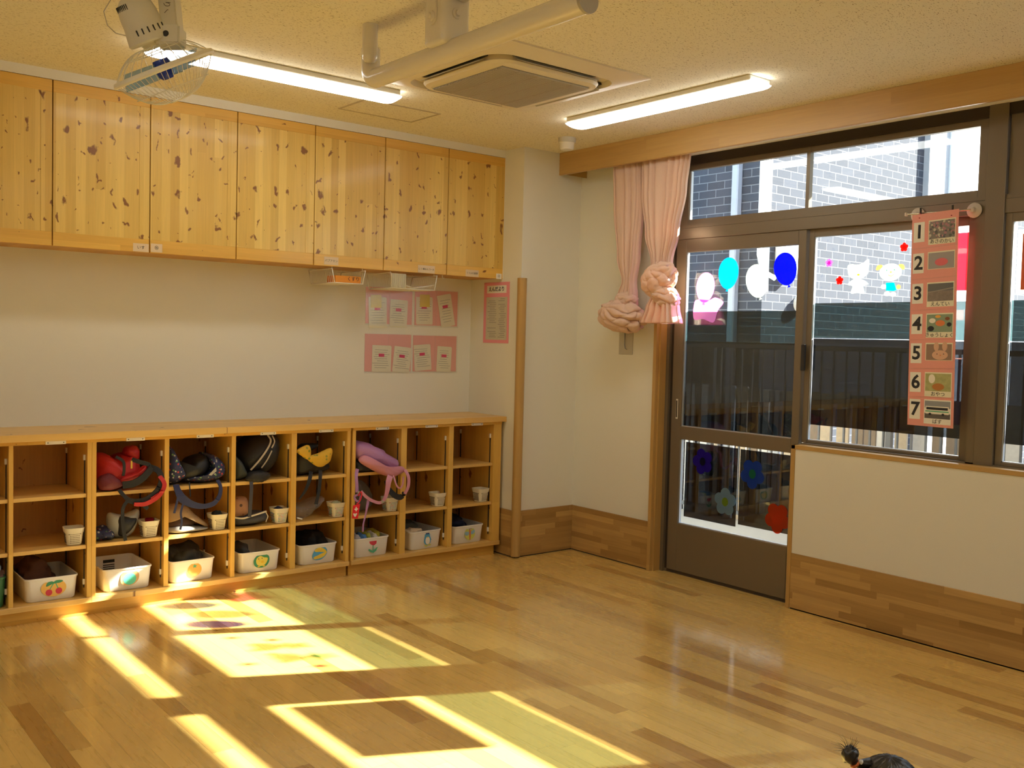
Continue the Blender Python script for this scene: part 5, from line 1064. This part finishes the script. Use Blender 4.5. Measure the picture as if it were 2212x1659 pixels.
# =================================================================== NUMBER CHART
rod = thing('suction_rod', 'thin metal rod on two clear suction cups fixed on the window frame', 'rod', (-.02, -2.54, 2.115))
M_CUP = plain('frosted_rubber', (.62, .55, .47), .35)
for i, y in enumerate((-2.415, -2.697)):
    mb = MB(); mb.lathe((.050, y, 2.115), -X, [(.036, 0), (.036, .003), (.030, .008), (.016, .014), (.012, .030), (0, .032)], 28); mb.build('suction_cup', M_CUP, rod, smooth=True)
MB().tube([(.005, -2.375, 2.117), (.005, -2.70, 2.113)], .0042, 12).build('rod_bar', plain('brass_steel', (.55, .50, .38), .25, metal=.9), rod, smooth=True)
B('rod_end', M_CUP, (-.002, .012, -2.384, -2.372, 2.108, 2.126), rod, .002)
for i, (y, lb) in enumerate(((-2.462, 'dark red clip at the left top of the number chart'), (-2.622, 'dark red clip at the right top of the number chart'))):
    mb = MB().mat(plain('dark_red_plastic', (0, 0, 0))); mb.obox((-.014, y, 2.110), Vector((.35, .1, .93)).normalized(), Y, Vector((.93, 0, -.35)).normalized(), (.024, .0035, .003)); mb.mat(M_BLACK).obox((-.012, y-.001, 2.115), Vector((-.35, -.12, .93)).normalized(), Y, Vector((.93, 0, .35)).normalized(), (.026, .0035, .003))
    tag(mb.build('clip'), lb, 'clip', 'clips on the suction rod')
ch = thing('number_chart', 'long pink hanging chart with numbers 1 to 7 and small photos', 'chart', (-.022, -2.55, 2.1))
CX = -.0225
def cp(s, t): return Vector((CX, -2.427-.232*s-.0215*t, 2.106-1.030*t+.012*s*(1-t)-.0*s))
def cpoly(mb, m_, st, d, th=.0006):
    mb.mat(m_); mb.prism([cp(s, t)+Vector((-d, 0, 0)) for s, t in st], (-1, 0, 0), th)
M_PCH = plain('pink_chart_sheet', (.80, .34, .28), .6)
mb = MB(); cpoly(mb, M_PCH, [(0, 0), (1, 0), (1, 1), (0, 1)], 0, .0015); mb.build('backing_sheet', None, ch)
tr_ = [.088, .235, .378, .522, .660, .797, .925]
caps = ['あさのかい', '', 'えんてい', 'きゅうしょく', '', 'おやつ', 'ばす']
def photo(k, t0, t1, t):
    q = MB(); bx = lambda m_, a, b, c_, d_, lay=1: cpoly(q, m_, [(a, c_), (b, c_), (b, d_), (a, d_)], .0012+.0006*lay)
    def oval(m_, cs, ct_, rs, rt, lay=2): cpoly(q, m_, [(cs+rs*cos(a), ct_+rt*sin(a)) for a in [2*pi*i/20 for i in range(20)]], .0012+.0006*lay, .0004)
    L, Rr = .38, .93; h = t1-t0
    if k == 0:
        bx(spotted('class_photo', (.22, .20, .18), [(.10, .09, .12), (.55, .25, .25), (.55, .50, .38), (.12, .12, .10), (.40, .20, .22)], 70, .5), L, Rr, t0, t1)
    elif k == 1: bx(col('photo_grey', (.36, .33, .32)), L, Rr, t0, t1); oval(col('photo_rose', (.72, .16, .18)), .66, t0+h*.60, .14, h*.24)
    elif k == 2:
        bx(col('photo_slate', (.15, .15, .15)), L, Rr, t0, t0+h*.42); bx(plain('photo_dirt', (.24, .20, .17), .8, var=.3, bscale=60), L, Rr, t0+h*.42, t1); cpoly(q, col('photo_lightgrey', (.32, .29, .24)), [(L, t0+h*.48), (Rr, t0+h*.25), (Rr, t0+h*.32), (L, t0+h*.52)], .0024)
    elif k == 3:
        bx(col('photo_tray_green', (.25, .33, .22)), L, Rr, t0, t1); oval(K['cream'], .50, t0+h*.35, .07, h*.14); oval(K['rust'], .67, t0+h*.5, .10, h*.17); oval(K['orange'], .62, t0+h*.12, .06, h*.08); oval(col('photo_brown', (.25, .09, .04)), .82, t0+h*.25, .05, h*.10); oval(K['black'], .47, t0+h*.80, .07, h*.15); oval(K['black'], .86, t0+h*.58, .05, h*.12)
    elif k == 4:
        bx(col('photo_brick', (.30, .20, .14)), L, Rr, t0, t1); sk = col('photo_skin_cream', (.70, .42, .28)); oval(sk, .68, t0+h*.68, .17, h*.30); oval(sk, .60, t0+h*.15, .055, h*.30); oval(sk, .78, t0+h*.13, .055, h*.30)
        for cs in (.62, .76): oval(K['black'], cs, t0+h*.62, .013, h*.025, 3)
        oval(K['rust'], .69, t0+h*.70, .018, h*.03, 3)
    elif k == 5:
        bx(plain('photo_pale_green', (.42, .42, .18), .8, var=.3, bscale=50), L, Rr, t0, t1); oval(K['cream'], .52, t0+h*.3, .07, h*.26); oval(col('photo_biscuit', (.48, .20, .05)), .66, t0+h*.75, .13, h*.2)
    else:
        bx(col('photo_sky_grey', (.30, .31, .32)), L, Rr, t0, t0+h*.4); bx(col('photo_road', (.12, .11, .10)), L, Rr, t0+h*.7, t1); bx(K['cream'], .40, .90, t0+h*.30, t0+h*.74, 2); bx(K['black'], .42, .88, t0+h*.36, t0+h*.50, 3); bx(K['leaf'], .40, .90, t0+h*.56, t0+h*.62, 3); oval(K['black'], .50, t0+h*.75, .03, h*.07, 4); oval(K['black'], .78, t0+h*.75, .03, h*.07, 4)
    return q
for k, t in enumerate(tr_):
    n_ = MB(); cpoly(n_, M_PAPER, [(.04, t-.050), (.28, t-.050), (.28, t+.044), (.04, t+.044)], .0015); nc = n_.build('number_card', None, ch)
    text_mesh(str(k+1), .092, cp(.165, t-.002)+Vector((-.0026, 0, 0)), Vector((0, -1, 0)), Z, M_INK, 'digit', nc, th=.0003, bold=.0022)
    has = caps[k] != ''
    pc = MB(); cpoly(pc, M_NOTE if k != 6 else M_PAPER, [(.365, t-.052), (.945, t-.052), (.945, t+(.062 if has else .030)), (.365, t+(.062 if has else .030))], .0015); po = pc.build('photo_card', None, ch)
    photo(k, t-.046, t+(.036 if has else .028), t).build('photo', None, po)
    if has: text_mesh(caps[k], .024, cp(.655, t+.0505)+Vector((-.0026, 0, 0)), Vector((0, -1, 0)), Z, M_INK, 'caption', po, th=.0003)
for t in (.160, .305, .452, .592, .728, .862):
    mb = MB(); cpoly(mb, M_CLEAR, [(.0, t), (1, t-.004), (1, t+.001), (0, t+.005)], .0016, .0004); mb.build('pocket_seam', None, ch)
# =================================================================== CHILD (only the crown shows at the bottom edge)
pp = thing('person', 'small seated child with black hair tied in a little ponytail, at the bottom edge', 'person', (-2.60, -3.88, 0))
M_SKIN = plain('skin', (.62, .38, .26), .6); M_HAIR = plain('black_hair', (.012, .009, .008), .33, spec=.8, bump=.6, bscale=120); M_SHIRT = plain('white_cotton_shirt', (.7, .68, .62), .9, bump=.3, bscale=300); M_SHORT = plain('blue_denim', (.06, .09, .18), .9, bump=.3, bscale=400)
def skin_mesh(name, verts, edges, radii, mat, parent, root=0, sub=2):
    me = bpy.data.meshes.new(name); o_ = org(parent); me.from_pydata([tuple(Vector(v)-o_) for v in verts], edges, []); me.materials.append(mat)
    o = bpy.data.objects.new(name, me); COL.objects.link(o); o.parent = parent
    md = o.modifiers.new('skin', 'SKIN'); md.use_smooth_shade = True; sv = me.skin_vertices[0].data
    for i, r in enumerate(radii): sv[i].radius = (r, r) if not isinstance(r, tuple) else r; sv[i].use_root = (i == root)
    ss = o.modifiers.new('sub', 'SUBSURF'); ss.levels = sub; ss.render_levels = sub; return o
hx, hy = -2.640, -3.890     # head centre; the child faces the window wall
fw = Vector((.80, .60, 0)).normalized(); sdv_ = Vector((-fw.y, fw.x, 0)); base = Vector((hx, hy, 0))-fw*.02
def bp(f_, s_, z): return base+fw*f_+sdv_*s_+Z*z
V = [bp(0, 0, .085), bp(-.005, 0, .20), bp(0, 0, .325), bp(.005, 0, .375), bp(.012, 0, .410), bp(.015, 0, .455)]
Rd = [(.085, .075), (.075, .065), (.078, .056), (.030, .030), (.034, .036), (.055, .055)]; Ed = [(0, 1), (1, 2), (2, 3), (3, 4), (4, 5)]
for s_ in (1, -1):
    i = len(V); V += [bp(0, s_*.095, .330), bp(.02, s_*.125, .225), bp(.11, s_*.095, .135), bp(.145, s_*.085, .115)]; Rd += [.028, .022, .017, .013]; Ed += [(2, i), (i, i+1), (i+1, i+2), (i+2, i+3)]
    for j, (df, ds) in enumerate(((.034, .014), (.040, .005), (.040, -.004), (.034, -.012))):
        k = len(V); V += [bp(.145+df*.5, s_*(.085+ds*.8), .108), bp(.145+df, s_*(.085+ds), .098)]; Rd += [.0055, .0048]; Ed += [(i+3, k), (k, k+1)]
    k = len(V); V += [bp(.155, s_*.062, .108)]; Rd += [.006]; Ed += [(i+3, k)]
    i = len(V); V += [bp(.06, s_*.055, .065), bp(.20, s_*.075, .062), bp(.33, s_*.080, .045), bp(.345, s_*.082, .050), bp(.350, s_*.085, .10)]; Rd += [.052, .038, .026, .022, .018]; Ed += [(0, i), (i, i+1), (i+1, i+2), (i+2, i+3), (i+3, i+4)]
skin_mesh('body', V, Ed, Rd, M_SKIN, pp)
skin_mesh('shirt', [bp(0, 0, .12), bp(-.005, 0, .20), bp(0, 0, .330), bp(0, .10, .328), bp(.02, .126, .25), bp(0, -.10, .328), bp(.02, -.126, .25)], [(0, 1), (1, 2), (2, 3), (3, 4), (2, 5), (5, 6)], [(.102, .092), (.098, .086), (.098, .074), .046, .040, .046, .040], M_SHIRT, pp)
skin_mesh('shorts', [bp(0, 0, .078), bp(.06, .055, .068), bp(.16, .07, .066), bp(.06, -.055, .068), bp(.16, -.07, .066)], [(0, 1), (1, 2), (0, 3), (3, 4)], [(.095, .075), .060, .050, .060, .050], M_SHORT, pp)
# head with face, ears and hair
mb = MB().mat(M_SKIN); HC = Vector((hx, hy, .487)); hr = Vector((.078, .070, .086)); FR = Matrix((fw, sdv_, Z)).transposed()
g = bmesh.ops.create_icosphere(mb.bm, subdivisions=4, radius=1.)
for v in g['verts']:
    d = v.co.copy(); k = 1.
    if d.x > 0: k -= .10*max(0, d.x)**3
    p = Vector((d.x*hr.x, d.y*hr.y, d.z*hr.z))*k
    p.x += .012*math.exp(-((d.y/.10)**2+((d.z+.12)/.12)**2))*(d.x > 0)          # nose
    p.x -= .007*(math.exp(-(((abs(d.y)-.36)/.16)**2+((d.z-.02)/.12)**2)))*(d.x > 0)   # eye sockets
    p.x += .003*math.exp(-((d.y/.22)**2+((d.z+.45)/.06)**2))*(d.x > 0)           # lips
    if d.z < -.3: p.y *= 1-.28*(-d.z-.3)
    v.co = HC+FR @ p
for s_ in (1, -1): mb.blob(HC+FR @ Vector((-.004, s_*.071, -.006)), (.010, .006, .017), FR, .05, 9, 1, 2)
mb.build('head', None, pp, smooth='all')
mb = MB()
for s_ in (1, -1):
    mb.mat(M_PAPER).blob(HC+FR @ Vector((.0625, s_*.026, .004)), (.006, .010, .006), FR, 0, 9, 1, 2); mb.mat(M_INK).blob(HC+FR @ Vector((.0665, s_*.026, .004)), (.003, .0045, .005), FR, 0, 9, 1, 2)
mb.build('eye', None, pp, smooth='all')
mb = MB().mat(plain('lip_pink', (.55, .16, .14), .5)); mb.blob(HC+FR @ Vector((.0700, 0, -.040)), (.004, .015, .0045), FR, 0, 9, 1, 2); mb.build('mouth', None, pp, smooth='all')
mb = MB().mat(M_HAIR); N0 = 72; rings = []
for j in range(30):
    v = .02+j/29*1.9; R = []
    for i in range(N0):
        u = 2*pi*i/N0; front = max(0, cos(u)); vv = min(v, 1.9-.95*front**1.5-.15*abs(sin(u)))
        d = Vector((sin(vv)*cos(u), sin(vv)*sin(u), cos(vv))); st = .0016*sin(u*31+3*sin(vv*3))+.0012*noise.noise(d*14)
        R.append(mb.bm.verts.new(HC+FR @ Vector((d.x*(hr.x+.007+st), d.y*(hr.y+.007+st), d.z*(hr.z+.004+st)))))
    rings.append(R)
for A, C2 in zip(rings, rings[1:]):
    for k in range(N0): mb.bm.faces.new((A[k], A[(k+1) % N0], C2[(k+1) % N0], C2[k]))
mb.bm.faces.new(rings[0]); mb.build('hair', None, pp, smooth='all')
tie = Vector((-2.688, -3.836, .556))
mb = MB().mat(M_HAIR); mb.blob(Vector((-2.697, -3.827, .574)), (.017, .016, .020), None, .25, 40, 3, 4); mb.tube([HC+Vector((-.03, .03, .070)), tie, Vector((-2.695, -3.829, .566))], .009, 12, radii=[.016, .007, .012])
random.seed(11)
for k in range(34):
    a = random.uniform(0, 2*pi); r_ = random.uniform(.2, 1); p0_ = Vector((-2.697, -3.827, .578))
    dr_ = (UP*random.uniform(.3, 1)+RT*random.uniform(-1.2, .7)+F*random.uniform(-.4, .4)).normalized(); L_ = random.uniform(.012, .034)
    mb.tube([p0_+dr_*.010, p0_+dr_*(.012+L_*.5)+RT*.002, p0_+dr_*(.012+L_)+Vector((0, 0, -.004))], .0003, 4, radii=[.0005, .0004, .0002])
mb.build('ponytail', None, pp, smooth='all')
mb = MB(); mb.ring(tie, Vector((-.5, .45, .8)), .0095, .0032, 20, 6); mb.build('hair_tie', plain('orange_elastic', (.80, .22, .06), .6), pp, smooth='all')
MB().blob(tie+RT*.011+UP*.004-F*.006, (.0065, .0065, .0065), None, 0, 1, 1, 3).build('hair_bead', plain('white_bead', (.85, .85, .83), .25), pp, smooth='all')
